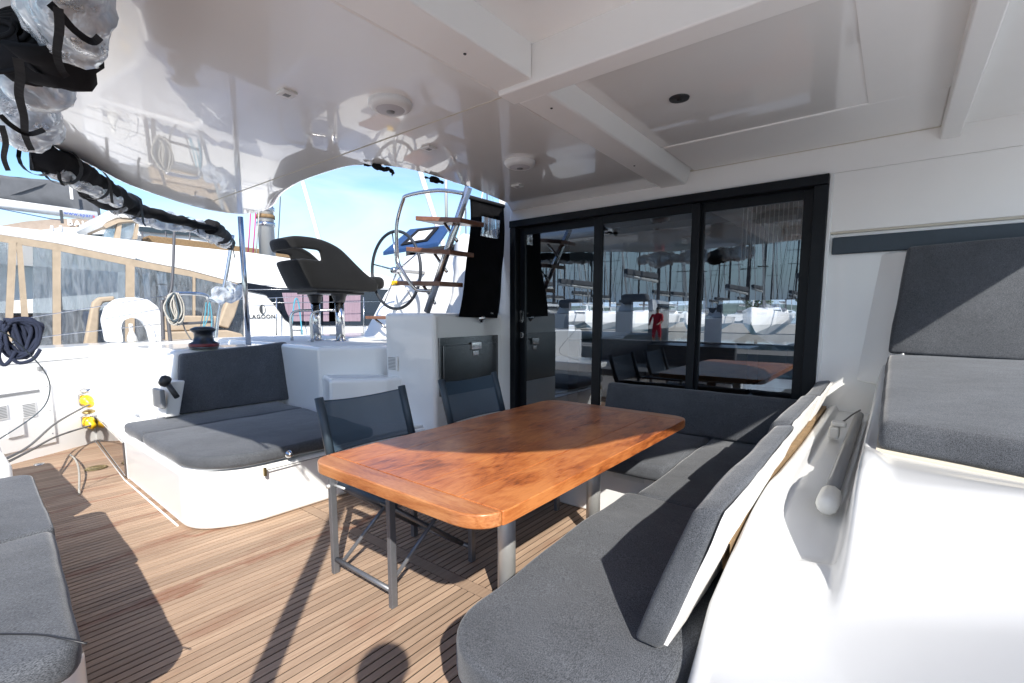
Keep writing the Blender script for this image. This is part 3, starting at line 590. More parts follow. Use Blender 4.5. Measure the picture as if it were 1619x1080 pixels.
# small stainless rail left of the wheel
# steering wheel
WC = Vector((-4.2, 3.3, 1.75)); wh = thing('steering_wheel', 'large five spoked steering wheel with a dark leather rim', 'wheel', tuple(WC))
bm = new(); add_tube(bm, [WC + Vector((.405*cos(a), .03*cos(a)*0, .405*sin(a))) for a in [2*pi*k/48 for k in range(48)]], .0165, 10, closed=True); obj('rim', bm, mat('wheel_leather', (.018, .023, .032), .5, bump=.2, bscale=200), wh)
for k in range(5):
    a = radians(95 + 72*k); tube('spoke', [WC + Vector((0, .03, 0)), WC + Vector((.39*cos(a), 0, .39*sin(a)))], [.011, .007], 'steel', wh, 8)
bm = new(); add_lathe(bm, [(0, -.045), (.028, -.045), (.036, -.02), (.036, .04), (.02, .05), (.02, .4), (0, .4)], WC, 18, Vector((0, 1, 0))); obj('hub', bm, 'steel', wh)
# helm seat
hs = thing('helm_chair', 'black moulded helm seat with a slot through its back', 'seat', (-4.75, 2.8, 1.0))
pth = spline([(-4.47, 3.27, 0), (-4.455, 3.0, 0), (-4.45, 2.72, 0), (-4.47, 2.56, 0), (-4.58, 2.515, 0), (-4.76, 2.505, 0), (-4.94, 2.515, 0), (-5.05, 2.56, 0), (-5.07, 2.72, 0), (-5.065, 3.0, 0), (-5.05, 3.27, 0)], 8)
bm = new(); NV = 16; GR = []
def seat_top(p_):
    y_ = p_.y
    return 1.66 + (2.04 - 1.66) * sstep(3.28, 2.62, y_) ** .9
for p_ in pth:
    zt = seat_top(p_); back = sstep(2.85, 2.5, p_.y); row = []
    for j in range(NV + 1):
        v_ = j / NV; z_ = 1.525 + (zt - 1.525) * v_; bulge = .012 * sin(pi * v_) - .03 * (v_ > .999) - .02 * (v_ < .001) - .02*(1-v_)**3
        out = Vector((p_.x + 4.76, (p_.y - 2.95) * .6, 0)).normalized()
        row.append(bm.verts.new(Vector((p_.x, p_.y - back * .17 * (z_ - 1.525) / .5, z_)) + out * bulge))
    GR.append(row)
for i in range(len(GR) - 1):
    for j in range(NV):
        c_ = (GR[i][j].co + GR[i+1][j+1].co) / 2
        if 1.815 < c_.z < 1.915 and 1.80 + max(0, -4.62 - c_.x) * 0 < c_.z and c_.y < 2.60: continue
        bm.faces.new((GR[i][j], GR[i+1][j], GR[i+1][j+1], GR[i][j+1]))
bmesh.ops.recalc_face_normals(bm, faces=bm.faces); bmesh.ops.solidify(bm, geom=bm.faces[:], thickness=.05)
sh_ = obj('shell', bm, 'seatblack', hs, smooth=True); sb_ = sh_.modifiers.new('sub', 'SUBSURF'); sb_.levels = 1; sb_.render_levels = 1
box('seat_pad', (-5.03, 2.55, 1.53), (-4.48, 3.26, 1.68), 'seatblack', hs, bev=.04, seg=4)
box('bolster', (-5.03, 3.20, 1.56), (-4.46, 3.38, 1.70), 'seatblack', hs, bev=.06, seg=4)
box('under_plate', (-4.95, 2.6, 1.495), (-4.55, 3.15, 1.52), 'blackplastic', hs, bev=.006)
for q in ((-4.98, 2.82, .05), (-4.64, 2.90, .05)):
    tube('post', [(q[0], q[1], 1.003), (q[0], q[1], 1.42)], q[2]*.95, 'steel', hs, 16)
    bm = new(); add_lathe(bm, [(.055, 0), (.07, .06), (.09, .1), (0, .1)], (q[0], q[1], 1.41), 18); obj('bracket', bm, 'blackplastic', hs)
    bm = new(); add_lathe(bm, [(0, .01), (.085, .01), (.09, 0)], (q[0], q[1], 1.003), 20); obj('foot_flange', bm, 'steel', hs)
for q in ((-5.10, 2.60), (-4.72, 2.62)):
    tube('foot_rail', spline([(q[0], q[1], 1.003), (q[0], q[1], 1.25), (q[0]+.03, q[1]+.05, 1.32), (q[0]+.12, q[1]+.2, 1.33)], 5), .016, 'steel', hs, 8)

# boarding ladder to the flybridge
ld = thing('helm_ladder', 'stainless steel ladder with dark teak treads beside the wheel', 'ladder', (-3.05, 2.75, 1.3))
p0, p1 = at(675, 493, Y=2.75), at(741, 296, Y=2.75)
tube('stringer', [p0, p1], .029, 'steel', ld, 14)
rl = [at(733, 306, Y=2.72), at(692, 301, Y=2.65), at(645, 309, Y=2.6), at(637, 318, Y=2.6), at(628, 350, Y=2.6), at(627, 380, Y=2.6), at(629, 412, Y=2.6), at(636, 428, Y=2.6), at(652, 452, Y=2.64), at(662, 459, Y=2.68), at(684, 460, Y=2.74)]
tube('handrail', spline(rl, 4), .0145, 'steel', ld, 10)
for (a, b) in (((667, 347), (738, 350)), ((652, 395), (722, 400)), ((634, 448), (705, 449))):
    A, B = at(*a, Y=2.75), at(*b, Y=2.75)
    bm = new(); add_hex(bm, [A + Vector((0, -.07, -.018)), B + Vector((0, -.07, -.018)), B + Vector((0, .2, -.018)), A + Vector((0, .2, -.018)), A + Vector((0, -.07, .018)), B + Vector((0, -.07, .018)), B + Vector((0, .2, .018)), A + Vector((0, .2, .018))])
    td = obj('tread', bm, 'treadwood', ld, bev=.005, smooth=True)
    mid = A.lerp(B, .5); tube('bracket', [mid + Vector((-.02, .03, -.018)), mid + Vector((.12, .03, -.17))], .013, 'steel', td, 8)
p = at(633, 448, Y=2.72); box('tread_cap', (p.x-.05, p.y-.06, p.z-.02), (p.x+.005, p.y+.0, p.z+.02), 'yellow', ld, bev=.006)
fs = thing('folding_step', 'small teak folding step on the white wall below the wheel', 'step', tuple(at(600, 503, Y=3.0)))
A, B = at(584, 502, Y=3.0), at(612, 502, Y=3.0)
bm = new(); add_box(bm, (A.x, 2.95, A.z-.015), (B.x+.1, 3.15, A.z+.015)); obj('tread', bm, 'treadwood', fs, bev=.004, smooth=True)
tube('bracket', [A + Vector((.1, 0, -.016)), A + Vector((.26, 0, -.1))], .012, 'steel', fs, 8)

# black canvas side curtain with a clear window
cu = thing('canvas_curtain', 'black canvas side curtain with a small clear window hanging by the door', 'curtain', (-2.84, 3.25, 2.2))
def curtain_pt(u, v):
    T0, T1, B0, B1 = at(743, 314, X=-2.84), at(803, 330, X=-2.84), at(727, 501, X=-2.84), at(787, 503, X=-2.84)
    p = T0.lerp(T1, u).lerp(B0.lerp(B1, u), v); p.x += .018 * sin(u * 7 + v * 3) * v + .01 * sin(v * 9); p.y += .025 * sin(v * 4.2) * (1 - u); return p
nu, nv = 14, 24; wu = (.27, .82); wv = (.13, .30)
def grid_part(name, m, test, parent, th=.003):
    bm = new(); V = {}
    def gv(i, j):
        if (i, j) not in V: V[i, j] = bm.verts.new(curtain_pt(i/nu, j/nv))
        return V[i, j]
    for i in range(nu):
        for j in range(nv):
            u, v = (i+.5)/nu, (j+.5)/nv
            if test(u, v): bm.faces.new((gv(i, j), gv(i+1, j), gv(i+1, j+1), gv(i, j+1)))
    if th: bmesh.ops.solidify(bm, geom=bm.faces[:], thickness=th)
    return obj(name, bm, m, parent, smooth=True)
inwin = lambda u, v: wu[0] < u < wu[1] and wv[0] < v < wv[1]
grid_part('canvas', 'blackcanvas', lambda u, v: not inwin(u, v), cu); grid_part('clear_window', 'vinyl', inwin, cu, 0)
A, B = curtain_pt(0, 0), curtain_pt(1, 0); tube('top_rod', [A + Vector((.0, -.02, .01)), B + Vector((0, .02, .01))], .018, 'blackcanvas', cu, 10)
kn = at(762, 503, X=-2.84); bm = new(); add_lathe(bm, [(0, .03), (.014, .03), (.018, .015), (.03, .008), (.04, 0)], kn, 18, Vector((1, 0, 0))); tag(obj('round_knob', bm, 'steel', loc=kn), 'round chrome knob below the black curtain', 'knob')
text('label', 'Cat', .02, 'white_txt', cu, curtain_pt(.72, .965) + Vector((.012, 0, 0)), (0, 1, 0), (0, 0, 1), .0005)

# ---------------------------------------------------------------- port lounge seat
ps = thing('port_lounge_seat', 'wide white moulded lounge seat with charcoal cushions and chrome latch', 'bench seat', (-3.8, 1.7, 0))
poly = rounded_poly([(-4.62, .985), (-3.19, .95), (-3.02, 1.20), (-2.99, 2.64), (-4.62, 2.64)], [0, .22, .25, 0, 0], 8)
bm = new(); add_prism(bm, poly, 0, .352); obj('base', bm, 'gel', ps, bev=.03, seg=4, smooth=True)
poly2 = rounded_poly([(-4.62, 1.00), (-3.24, .98), (-3.06, 1.2), (-3.03, 2.64), (-4.62, 2.64)], [0, .2, .2, 0, 0], 8)
bm = new(); add_prism(bm, poly2, .353, .375); obj('seat_lid', bm, 'gel', ps, bev=.008, smooth=True)
box('locker_lid_edge', (-2.991, 1.32, .33), (-2.984, 2.60, .334), 'greytube', ps)
box('finger_recess', (-2.992, 1.72, .29), (-2.985, 1.94, .318), 'whiteplastic', ps, bev=.002)
p = at(457, 718, X=-2.985); bm = new(); add_lathe(bm, [(0, .03), (.012, .03), (.016, .02), (.022, .012), (.026, 0)], p, 18, Vector((1, 0, 0))); obj('latch', bm, 'steel', ps)
box('lid_tab', (-2.99, 1.30, .30), (-2.975, 1.315, .35), 'brass', ps)
bm = new(); add_prism(bm, rounded_poly([(-4.63, .985), (-4.12, .975), (-4.12, 2.18), (-4.63, 2.18)], [.06, 0, 0, 0], 5), .376, .455)
cushion('seat_cushion', bm, ps, .028)
bm = new(); add_prism(bm, rounded_poly([(-4.115, .975), (-3.22, .955), (-3.0, 1.17), (-2.985, 2.12), (-4.115, 2.18)], [0, .16, .20, .05, 0], 8), .376, .455)
cushion('seat_cushion', bm, ps, .028)
T0, T1, B0, B1 = at(287, 560, X=-4.72), at(455, 541, X=-4.72), at(283, 655, X=-4.60), at(463, 632, X=-4.60)
b_ = [B0 + Vector((0, -.0, -.0)), B0 + Vector((-.09, 0, .01)), B1 + Vector((-.09, 0, .01)), B1]; t_ = [T0, T0 + Vector((-.09, 0, .0)), T1 + Vector((-.09, 0, .0)), T1]
for q in (b_[0], b_[1], b_[2], b_[3]): q.z = .458
bm = new(); add_hex(bm, b_ + t_); cushion('back_cushion', bm, ps, .025)
# winch console behind it
wc = bpy.data.objects.new('winch_console', None); COL.objects.link(wc); wc.location = (-5, 1.7, 0); wc['kind'] = 'structure'
bm = new(); add_hex(bm, [(-5.35, 1.20, 0), (-4.68, 1.18, 0), (-4.68, 2.35, 0), (-5.35, 2.35, 0), (-5.25, 1.42, .985), (-4.80, 1.40, .985), (-4.80, 2.35, .985), (-5.25, 2.35, .985)])
obj('console_body', bm, 'gel', wc, bev=.05, seg=5, smooth=True)
bm = new(); add_prism(bm, [(-6.45, 1.32), (-5.2, 1.45), (-5.2, 2.4), (-6.45, 2.4)], 0, .96); obj('side_deck', bm, 'gel', wc, bev=.05, seg=4, smooth=True)
wp = thing('winch_handle_pocket', 'grey winch handle pocket with a black knob in the console side', 'pocket', (-4.9, 1.25, .6))
yq = lambda z: 1.19 + .215 * z / .985
pk = [at(250, 600, Y=1.30), at(277, 603, Y=1.30), at(268, 660, Y=1.26), at(246, 657, Y=1.26)]
bm = new(); fr_ = [v + Vector((0, -.05, 0)) for v in pk]; add_hex(bm, [pk[3], pk[2], pk[2] + Vector((0, .1, 0)), pk[3] + Vector((0, .1, 0)), pk[0] + Vector((0, -.0, 0)), pk[1], pk[1] + Vector((0, .1, 0)), pk[0] + Vector((0, .1, 0))])
for v in bm.verts: v.co.y -= .03
obj('pocket_body', bm, 'whiteplastic', wp, bev=.012, smooth=True)
a_, b2 = at(250, 612, Y=1.235), at(262, 648, Y=1.205); box('opening', (a_.x, 1.19, b2.z), (b2.x - .05, 1.225, a_.z), 'greytube', wp, bev=.01)
kb = at(262, 603, Y=1.22); bm = new(); add_lathe(bm, [(0, -.03), (.03, -.03), (.045, -.01), (.045, .02), (.03, .04), (0, .045)], kb, 18, Vector((-.4, -.8, .4)).normalized()); obj('knob', bm, 'blackplastic', wp)
tube('handle_shaft', [kb, kb + Vector((.09, .04, -.12))], .02, 'blackplastic', wp, 10)
# winch
wn = thing('sheet_winch', 'dark sheet winch with a red ring on the console top', 'winch', tuple(at(323, 550, Z=.99)))
c = Vector(wn.location); bm = new(); add_lathe(bm, [(.115, 0), (.115, .045), (.085, .06), (.072, .10), (.075, .135), (.10, .155), (.102, .17), (.06, .19), (0, .19)], c, 28); obj('drum', bm, mat('winch_metal', (.05, .055, .065), .28, .8), wn)
bm = new(); add_lathe(bm, [(.1155, .015), (.118, .018), (.118, .036), (.1155, .04)], c, 28); obj('ring', bm, mat('dark_red_ring', (.16, .02, .025), .4), wn)

# reflective low plate between port wall and seat base
rpl = bpy.data.objects.new('seat_step', None); COL.objects.link(rpl); rpl['kind'] = 'structure'; rpl.location = (-5.4, 1.1, 0)
bm = new(); add_hex(bm, [(-6.27, 1.13, 0), (-4.63, .99, 0), (-4.63, 1.3, 0), (-6.4, 1.4, 0), (-6.27, 1.13, .27), (-4.63, .99, .30), (-4.63, 1.3, .30), (-6.4, 1.4, .27)])
obj('plinth', bm, 'gel', rpl, bev=.01, smooth=True)
bm = new(); add_hex(bm, [(-6.25, 1.118, .012), (-4.66, .980, .012), (-4.66, .988, .012), (-6.25, 1.126, .012), (-6.25, 1.118, .262), (-4.66, .980, .292), (-4.66, .988, .292), (-6.25, 1.126, .262)])
obj('mirror_plate', bm, mat('smoked_plate', (.30, .26, .24), .04, .9), rpl)
tube('edge_strip', [(-6.27, 1.108, .004), (-4.62, .968, .004), (-3.36, .938, .004)], .006, 'gel', rpl, 6)

# ---------------------------------------------------------------- aft bench, lower left
ab = thing('aft_bench', 'aft bench with pale sunlit charcoal cushion at the lower left', 'bench seat', (-2.8, -.1, 0))
bm = new(); add_prism(bm, rounded_poly([(-5.3, -.65), (-1.70, -.65), (-1.66, .18), (-1.72, .24), (-3.7, .30), (-5.0, .36)], [0, 0, .03, .04, .1, 0], 4), 0, .35); obj('base', bm, 'gel', ab, bev=.02, smooth=True)
bm = new(); add_prism(bm, rounded_poly([(-2.575, -.40), (-1.70, -.42), (-1.575, .215), (-2.575, .305)], [0, .05, .09, 0], 6), .352, .45); cushion('seat_cushion', bm, ab, .035)
bm = new(); add_prism(bm, rounded_poly([(-3.60, -.40), (-2.58, -.40), (-2.58, .305), (-3.58, .36)], [.02, 0, 0, .10], 6), .352, .45); cushion('seat_cushion', bm, ab, .035)
box('locker', (-5.2, -.6, .351), (-3.68, .30, .50), 'gel', ab, bev=.03, seg=3)
box('backrest', (-4.0, -.64, .46), (-1.8, -.50, .86), 'fabric', ab, bev=.04, seg=3)
tag(tube('drawstring', spline([at(123, 1018, Z=.40), at(128, 1035, Z=.33), at(124, 1050, Z=.26), at(130, 1062, Z=.2), at(129, 1078, Z=.12)], 5), .006, 'ropewhite', n=6), 'short white cord hanging from the corner of the aft bench', 'cord')
tag(tube('lashing_line', spline([at(-20, 1002, Z=.456), at(60, 1003, Z=.458), at(100, 1010, Z=.458), at(138, 1018, Z=.44)], 5), .0028, 'blackplastic', n=6), 'thin dark line lying across the aft bench cushion', 'line')
tag(tube('deck_cord', spline([at(111, 719, Z=.01), at(120, 728, Z=.05), at(125, 745, Z=.06), at(125, 781, Z=.012)], 5), .007, 'ropewhite', n=6), 'short pale cord standing up from the teak deck', 'cord')

# ---------------------------------------------------------------- corner sofa
so = thing('corner_sofa', 'white moulded corner sofa with charcoal seat and back cushions round the table', 'sofa', (-.9, 2.2, 0))
bm = new(); add_prism(bm, rounded_poly([(-.865, .87), (-.33, .87), (-.33, 3.44), (-1.74, 3.44), (-1.74, 2.70), (-.865, 2.70)], [.14, 0, 0, 0, .03, .0], 6), 0, .35); obj('base', bm, 'gel', so, bev=.02, seg=3, smooth=True)
box('locker_seam', (-1.70, 2.694, .322), (-.90, 2.6985, .326), 'greytube', so); box('finger_recess', (-1.32, 2.692, .275), (-1.12, 2.699, .305), 'whiteplastic', so, bev=.003)
p = at(985, 733, Y=2.695); bm = new(); add_lathe(bm, [(0, .035), (.012, .035), (.016, .024), (.022, .014), (.026, 0)], p, 18, Vector((0, -1, 0))); obj('latch', bm, 'steel', so)
bm = new(); add_prism(bm, rounded_poly([(-.90, .785), (-.345, .785), (-.345, 2.08), (-.945, 2.08), (-.955, 1.60)], [.20, .02, 0, .05, .25], 8), .352, .452); cushion('seat_cushion', bm, so, .036)
bm = new(); add_prism(bm, rounded_poly([(-.915, 2.086), (-.345, 2.086), (-.345, 3.40), (-.935, 3.40)], [.05, 0, 0, 0], 5), .352, .452); cushion('seat_cushion', bm, so, .032)
bm = new(); add_prism(bm, rounded_poly([(-1.735, 2.545), (-.94, 2.545), (-.94, 3.40), (-1.735, 3.40)], [.05, 0, 0, 0], 5), .352, .452); cushion('seat_cushion', bm, so, .032)
bm = new(); add_hex(bm, [(-1.735, 3.325, .456), (-.40, 3.325, .456), (-.40, 3.42, .456), (-1.735, 3.42, .456), (-1.715, 3.35, .765), (-.38, 3.35, .765), (-.38, 3.43, .765), (-1.715, 3.43, .765)]); cushion('back_cushion', bm, so, .022)
def backc(y0, y1, zt0=.865, zt1=.865, dx=0, wv=0):
    bm = new(); add_hex(bm, [(-.478+dx, y0, .456), (-.400+dx, y0, .456), (-.400+dx, y1, .456), (-.478+dx, y1, .456), (-.342+dx, y0, zt0), (-.268+dx, y0, zt0+.015), (-.268+dx, y1, zt1+.015), (-.342+dx, y1, zt1)])
    o = cushion('back_cushion', bm, so, .020)
    bm = new(); add_hex(bm, [(-.396+dx, y0+.012, .475), (-.386+dx, y0+.012, .475), (-.386+dx, y1-.012, .475), (-.396+dx, y1-.012, .475), (-.268+dx, y0+.012, zt0+.006), (-.256+dx, y0+.012, zt0+.008), (-.256+dx, y1-.012, zt1+.008), (-.268+dx, y1-.012, zt1+.006)])
    bmesh.ops.subdivide_edges(bm, edges=[e for e in bm.edges if e.calc_length() > .3], cuts=14, use_grid_fill=True)
    for v in bm.verts: v.co.x += .003 * noise.noise(v.co * 9); v.co.z += .002 * noise.noise(v.co * 14)
    obj('cushion_backing', bm, 'foam', so, smooth=False)
backc(1.10, 2.10, .850, .862); backc(2.108, 2.86, .872, .875, -.012); backc(2.866, 3.44, .868, .885, -.006)

# ---------------------------------------------------------------- starboard coaming, one moulded surface
def xin(Y):
    k = [(-9, -.10), (.2, -.20), (.75, -.285), (1.0, -.315), (1.25, -.335), (1.5, -.322), (1.9, -.300), (2.4, -.292), (9, -.288)]
    for (a, xa), (b, xb) in zip(k, k[1:]):
        if a <= Y <= b: return xa + (xb - xa) * (Y - a) / (b - a)
def hsurf(X, Y):
    z = .742
    rgt = sstep(-.078, -.045, X)
    z += rgt * (.155 * sstep(1.22, 1.55, Y) - .055 * sstep(1.5, 2.0, Y)) + .035 * rgt * sstep(.03, -.03, X) * sstep(1.25, 1.6, Y)
    # shallow channel beside the sofa back
    ch = sstep(-.245, -.225, X) * sstep(-.050, -.072, X) * sstep(1.40, 1.46, Y)
    z -= .030 * ch
    yf = 1.957 - .35 * (X + .019)                       # front line of the lounge platform
    plat = .846 + max(0, Y - yf) * .122
    k = sstep(-.075, -.028, X) * sstep(yf - .30, yf - .03, Y)
    k2 = sstep(-.075, -.028, X) * sstep(yf - .05, yf + .0, Y)
    z = z + (plat - z) * (.45 * k + .55 * k2)
    dip = .33 * (1 - sstep(.70, 1.85, Y))
    z -= dip * (1 - max(0, min(1, (X + .27) / .62)))
    z += .04 * sstep(-.1, .5, X) * (1 - sstep(.9, 1.8, Y))
    return z
bm = new(); NX, NY = 150, 150; G = []
for j in range(NY + 1):
    Y = .18 + (3.475 - .18) * j / NY; row = []
    x0 = xin(Y)
    row.append(bm.verts.new((x0 + .012, Y, .30))); row.append(bm.verts.new((x0 + .004, Y, min(.62, hsurf(x0, Y) - .07))))
    for a_, dz in ((0, .05), (.003, .028), (.010, .010), (.022, .002)): row.append(bm.verts.new((x0 + a_, Y, hsurf(x0 + a_, Y) - dz)))
    for i in range(NX + 1):
        u = i / NX; X = x0 + .04 + (1.45 - x0 - .04) * u ** 1.5; row.append(bm.verts.new((X, Y, hsurf(X, Y))))
    row.append(bm.verts.new((1.6, Y, .55))); row.append(bm.verts.new((1.7, Y, -1.4)))
    G.append(row)
for j in range(NY):
    for i in range(len(G[0]) - 1): bm.faces.new((G[j][i], G[j][i+1], G[j+1][i+1], G[j+1][i]))
base_row = [bm.verts.new((v.co.x, .10, min(v.co.z - .10, .45))) for v in G[0]]; low = [bm.verts.new((v.co.x, .05, -1.4 if k > len(G[0])-3 else 0)) for k, v in enumerate(G[0])]
for i in range(len(G[0]) - 1): bm.faces.new((base_row[i], base_row[i+1], G[0][i+1], G[0][i])); bm.faces.new((low[i], low[i+1], base_row[i+1], base_row[i]))
foam = new(); fa = []
for j in range(30):
    Y = 1.42 + 1.98 * j / 29; x0 = xin(Y); zt = hsurf(x0 + .02, Y) - .014 - .01*abs(noise.noise(Vector((Y*6, 0, 0))))
    zt += .018; e_ = .006 * sstep(1.7, 2.3, Y); fa.append([foam.verts.new(q_) for q_ in ((x0 - .018, Y, zt - .08), (x0 + .001 + e_, Y, zt - .08), (x0 + .0 + e_, Y, zt), (x0 - .018 - .004*noise.noise(Vector((Y*9, 2, 0))), Y, zt))])
for a, b in zip(fa, fa[1:]):
    for k in range(4): foam.faces.new((a[k], a[(k+1) % 4], b[(k+1) % 4], b[k]))
obj('foam_strip', foam, 'tanfoam', so)
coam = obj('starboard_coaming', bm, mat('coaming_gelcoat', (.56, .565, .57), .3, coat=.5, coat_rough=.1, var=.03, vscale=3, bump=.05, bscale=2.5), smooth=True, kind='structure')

# lounge cushions on the platform
lg = thing('starboard_lounge', 'raised starboard lounge with a thick charcoal seat and tall backrest', 'lounge seat', (.4, 2.6, .9))
def lz(X, Y): return hsurf(X, Y)
bm = new(); add_hex(bm, [(-.019, 1.957, .852), (1.05, 1.583, .852), (1.05, 3.0, 1.02), (-.02, 3.33, 1.005), (-.015, 1.985, .945), (1.05, 1.61, .945), (1.05, 3.0, 1.095), (-.02, 3.33, 1.082)]); cushion('seat_cushion', bm, lg, .026)
bm = new(); add_hex(bm, [(-.019, 1.95, .846), (1.05, 1.576, .846), (1.05, 2.9, 1.012), (-.018, 3.2, .99), (-.019, 1.951, .853), (1.05, 1.577, .853), (1.05, 2.9, 1.019), (-.018, 3.2, .997)]); obj('cushion_underside', bm, mat('cream_zip_edge', (.66, .60, .48), .8), lg)
bm = new(); add_hex(bm, [(-.020, 3.30, 1.079), (1.0, 3.02, 1.079), (1.0, 3.12, 1.079), (-.02, 3.42, 1.079), (.028, 3.385, 1.655), (1.02, 3.30, 1.675), (1.02, 3.38, 1.675), (.028, 3.447, 1.655)]); cushion('back_cushion', bm, lg, .022)

# grey tube with a white end cap lying in the channel
tb = thing('awning_tube', 'grey tube with a white end cap lying in the coaming channel', 'tube', (-.14, 2.3, .75))
A, B = at(1297, 765, Z=.752), at(1345, 640, Z=.765)
A = Vector((-.118, 1.68, .742)); B = Vector((-.118, 3.25, .736))
tube('tube_body', [A, B], .021, 'greytube', tb, 18)
bm = new(); add_lathe(bm, [(0, -.062), (.020, -.062), (.029, -.05), (.031, .0), (.029, .06), (.023, .066)], A, 10, Vector((0, 1, 0))); obj('end_cap', bm, 'capwhite', tb)
bm = new(); add_box(bm, (-.205, 2.62, .722), (-.165, 2.70, .775)); add_box(bm, (-.2, 2.64, .776), (-.14, 2.68, .80)); obj('clip', bm, 'capwhite', tb, bev=.008, smooth=True)
tube('tube_wire', spline([(-.16, 2.7, .79), (-.13, 2.9, .80), (-.11, 3.1, .79)], 4), .004, 'blackplastic', tb, 6)

# ---------------------------------------------------------------- table
tbw = thing('cockpit_table', 'large varnished orange brown hardwood table with rounded corners', 'table', (-1.28, 1.8, 0))
X0, X1, Y0, Y1, ZT, TH = -1.735, -.832, .925, 2.60, .74, .045
E_ = .088
pts = rounded_poly([(X0, Y0), (X1, Y0), (X1, Y1), (X0, Y1)], [.10, .13, .10, .12], 8)
near = clip_poly(pts, None, 1, Y0 + E_, True); midp = clip_poly(pts, None, 1, Y0 + E_ + .0006, False); midp = clip_poly(midp, None, 1, Y1 - E_ - .0006, True); far = clip_poly(pts, None, 1, Y1 - E_, False)
def top_piece(nm, poly, m, x=None):
    bm = new(); add_prism(bm, poly, ZT - TH, ZT); return obj(nm, bm, m, tbw, bev=.006, seg=2, smooth=True, ang=60)
top_piece('end_trim', near, 'tableedge'); top_piece('end_trim', far, 'tableedge')
NS = 5
for k in range(NS):
    a, b = X0 + (X1 - X0) * k / NS, X0 + (X1 - X0) * (k+1) / NS
    q = clip_poly(clip_poly(midp, None, 0, a + (.0004 if k else -1), False), None, 0, b - (.0004 if k < NS-1 else -1), True)
    bm = new(); add_prism(bm, q, ZT - TH, ZT); obj('table_board', bm, 'tablewood', tbw, bev=.0012 if 0 < k < NS-1 else .003, seg=2, smooth=True, ang=60)
box('underframe', (-1.55, 1.2, ZT-TH-.035), (-1.0, 2.35, ZT-TH-.001), 'alu', tbw, bev=.004)
for (lx, ly) in ((-1.275, 1.57), (-1.30, 2.40)):
    tube('leg', [(lx, ly, .006), (lx, ly, ZT-TH-.036)], .040, 'alu', tbw, 28)
    bm = new(); add_lathe(bm, [(0, .008), (.09, .008), (.095, 0)], (lx, ly, .001), 28); obj('foot_flange', bm, 'alu', tbw)

# ---------------------------------------------------------------- director's chairs
def make_chair(loc, label):
    t_ = thing('director_chair', label, 'chair', loc, "director's chairs beside the table")
    ox, oy = loc[0], loc[1]
    hw, xf, xr = .255, .23, -.23
    def W(x_, y_, z_): return (ox + x_, oy + y_, z_)
    for s in (-1, 1):
        y_ = s * hw
        box('front_leg', W(xf-.013, y_-.016, 0), W(xf+.013, y_+.016, .60), 'chairframe', t_, bev=.003)
        box('rear_leg', W(xr-.013, y_-.016, 0), W(xr+.013, y_+.016, .60), 'chairframe', t_, bev=.003)
        tube('stretcher', [W(xr, y_, .075), W(xf, y_, .075)], .012, 'chairframe', t_, 10)
        bm = new(); add_box(bm, W(xr+.02, y_-.022, .602), W(xf+.02, y_+.022, .622)); obj('armrest', bm, 'blackplastic', t_, bev=.006, smooth=True)
        bm = new(); a = Vector(W(xr, y_, .60)); b = Vector(W(xr-.085, y_, .88)); add_tube(bm, [a, b], .014, 10); obj('back_post', bm, 'chairframe', t_)
        bm = new(); a2 = a.lerp(b, .04); add_tube(bm, [a2, a2.lerp(b, .5), b + (b-a)*.01], .0215, 12); obj('fabric_sleeve', bm, 'darkstrip', t_)
        tube('link_bar', [W(xr, y_*.97, .455), W(xr+.09, y_*.93, .452)], .007, 'alu', t_, 8)
        tube('link_bar', [W(xf, y_*.97, .455), W(xf-.09, y_*.93, .452)], .007, 'blackplastic', t_, 8)
        tube('seat_roll', [W(-.21, y_*.86, .455), W(.21, y_*.86, .455)], .021, 'darkstrip', t_, 14)
        bm = new(); add_lathe(bm, [(0, .012), (.009, .012), (.011, 0)], W(xr, y_ - .016 if s < 0 else y_ + .016, .455), 12, Vector((0, s, 0))); obj('rivet', bm, 'alu', t_)
    for xx in (xf-.05, xr+.05):                      # crossing legs, front pair and rear pair
        for s in (-1, 1): tube('cross_brace', [W(xx + s*.012, -s*hw*.97, .08), W(xx + s*.012, s*hw*.86, .44)], .0125, 'chairframe', t_, 4)
    # seat sling
    bm = new(); rows = []
    for i in range(9):
        u = i/8; y_ = -hw*.86 + 2*hw*.86*u; z_ = .474 - .03 * sin(pi*u); rows.append([bm.verts.new(W(xx, y_, z_)) for xx in (-.20, 0, .20)])
    for a, b in zip(rows, rows[1:]):
        for k in range(2): bm.faces.new((a[k], a[k+1], b[k+1], b[k]))
    obj('seat_sling', bm, 'sling', t_, smooth=True)
    bm = new(); rows = []
    for i in range(13):
        u = i/12; y_ = -hw + 2*hw*u; row = []
        for j in range(7):
            v = j/6; z_ = .615 + (.868 - .615) * v - .022 * sin(pi*u) * (v - .0); x_ = xr - .085 * (z_ - .60) / .28 - .055 * sin(pi*u) * (.5 + .5*v); row.append(bm.verts.new(W(x_, y_, z_)))
        rows.append(row)
    for a, b in zip(rows, rows[1:]):
        for k in range(6): bm.faces.new((a[k], a[k+1], b[k+1], b[k]))
    obj('back_sling', bm, 'sling', t_, smooth=True)
    tube('top_hem', [Vector(W(xr - .085*(.846/.28*0+.96) - .055*sin(pi*u/12), -hw + 2*hw*u/12, .866 - .022*sin(pi*u/12))) for u in range(13)], .004, 'darkstrip', t_, 6)
    tube('bottom_hem', [Vector(W(xr - .005 - .0275*sin(pi*u/12), -hw + 2*hw*u/12, .616)) for u in range(13)], .004, 'darkstrip', t_, 6)
    return t_
ch = make_chair((-1.89, 1.50, 0), 'grey framed folding chair with blue mesh back, nearest the camera')
dup(ch, (-1.90, 2.33, 0), 'grey framed folding chair with blue mesh back, in front of the fridge')
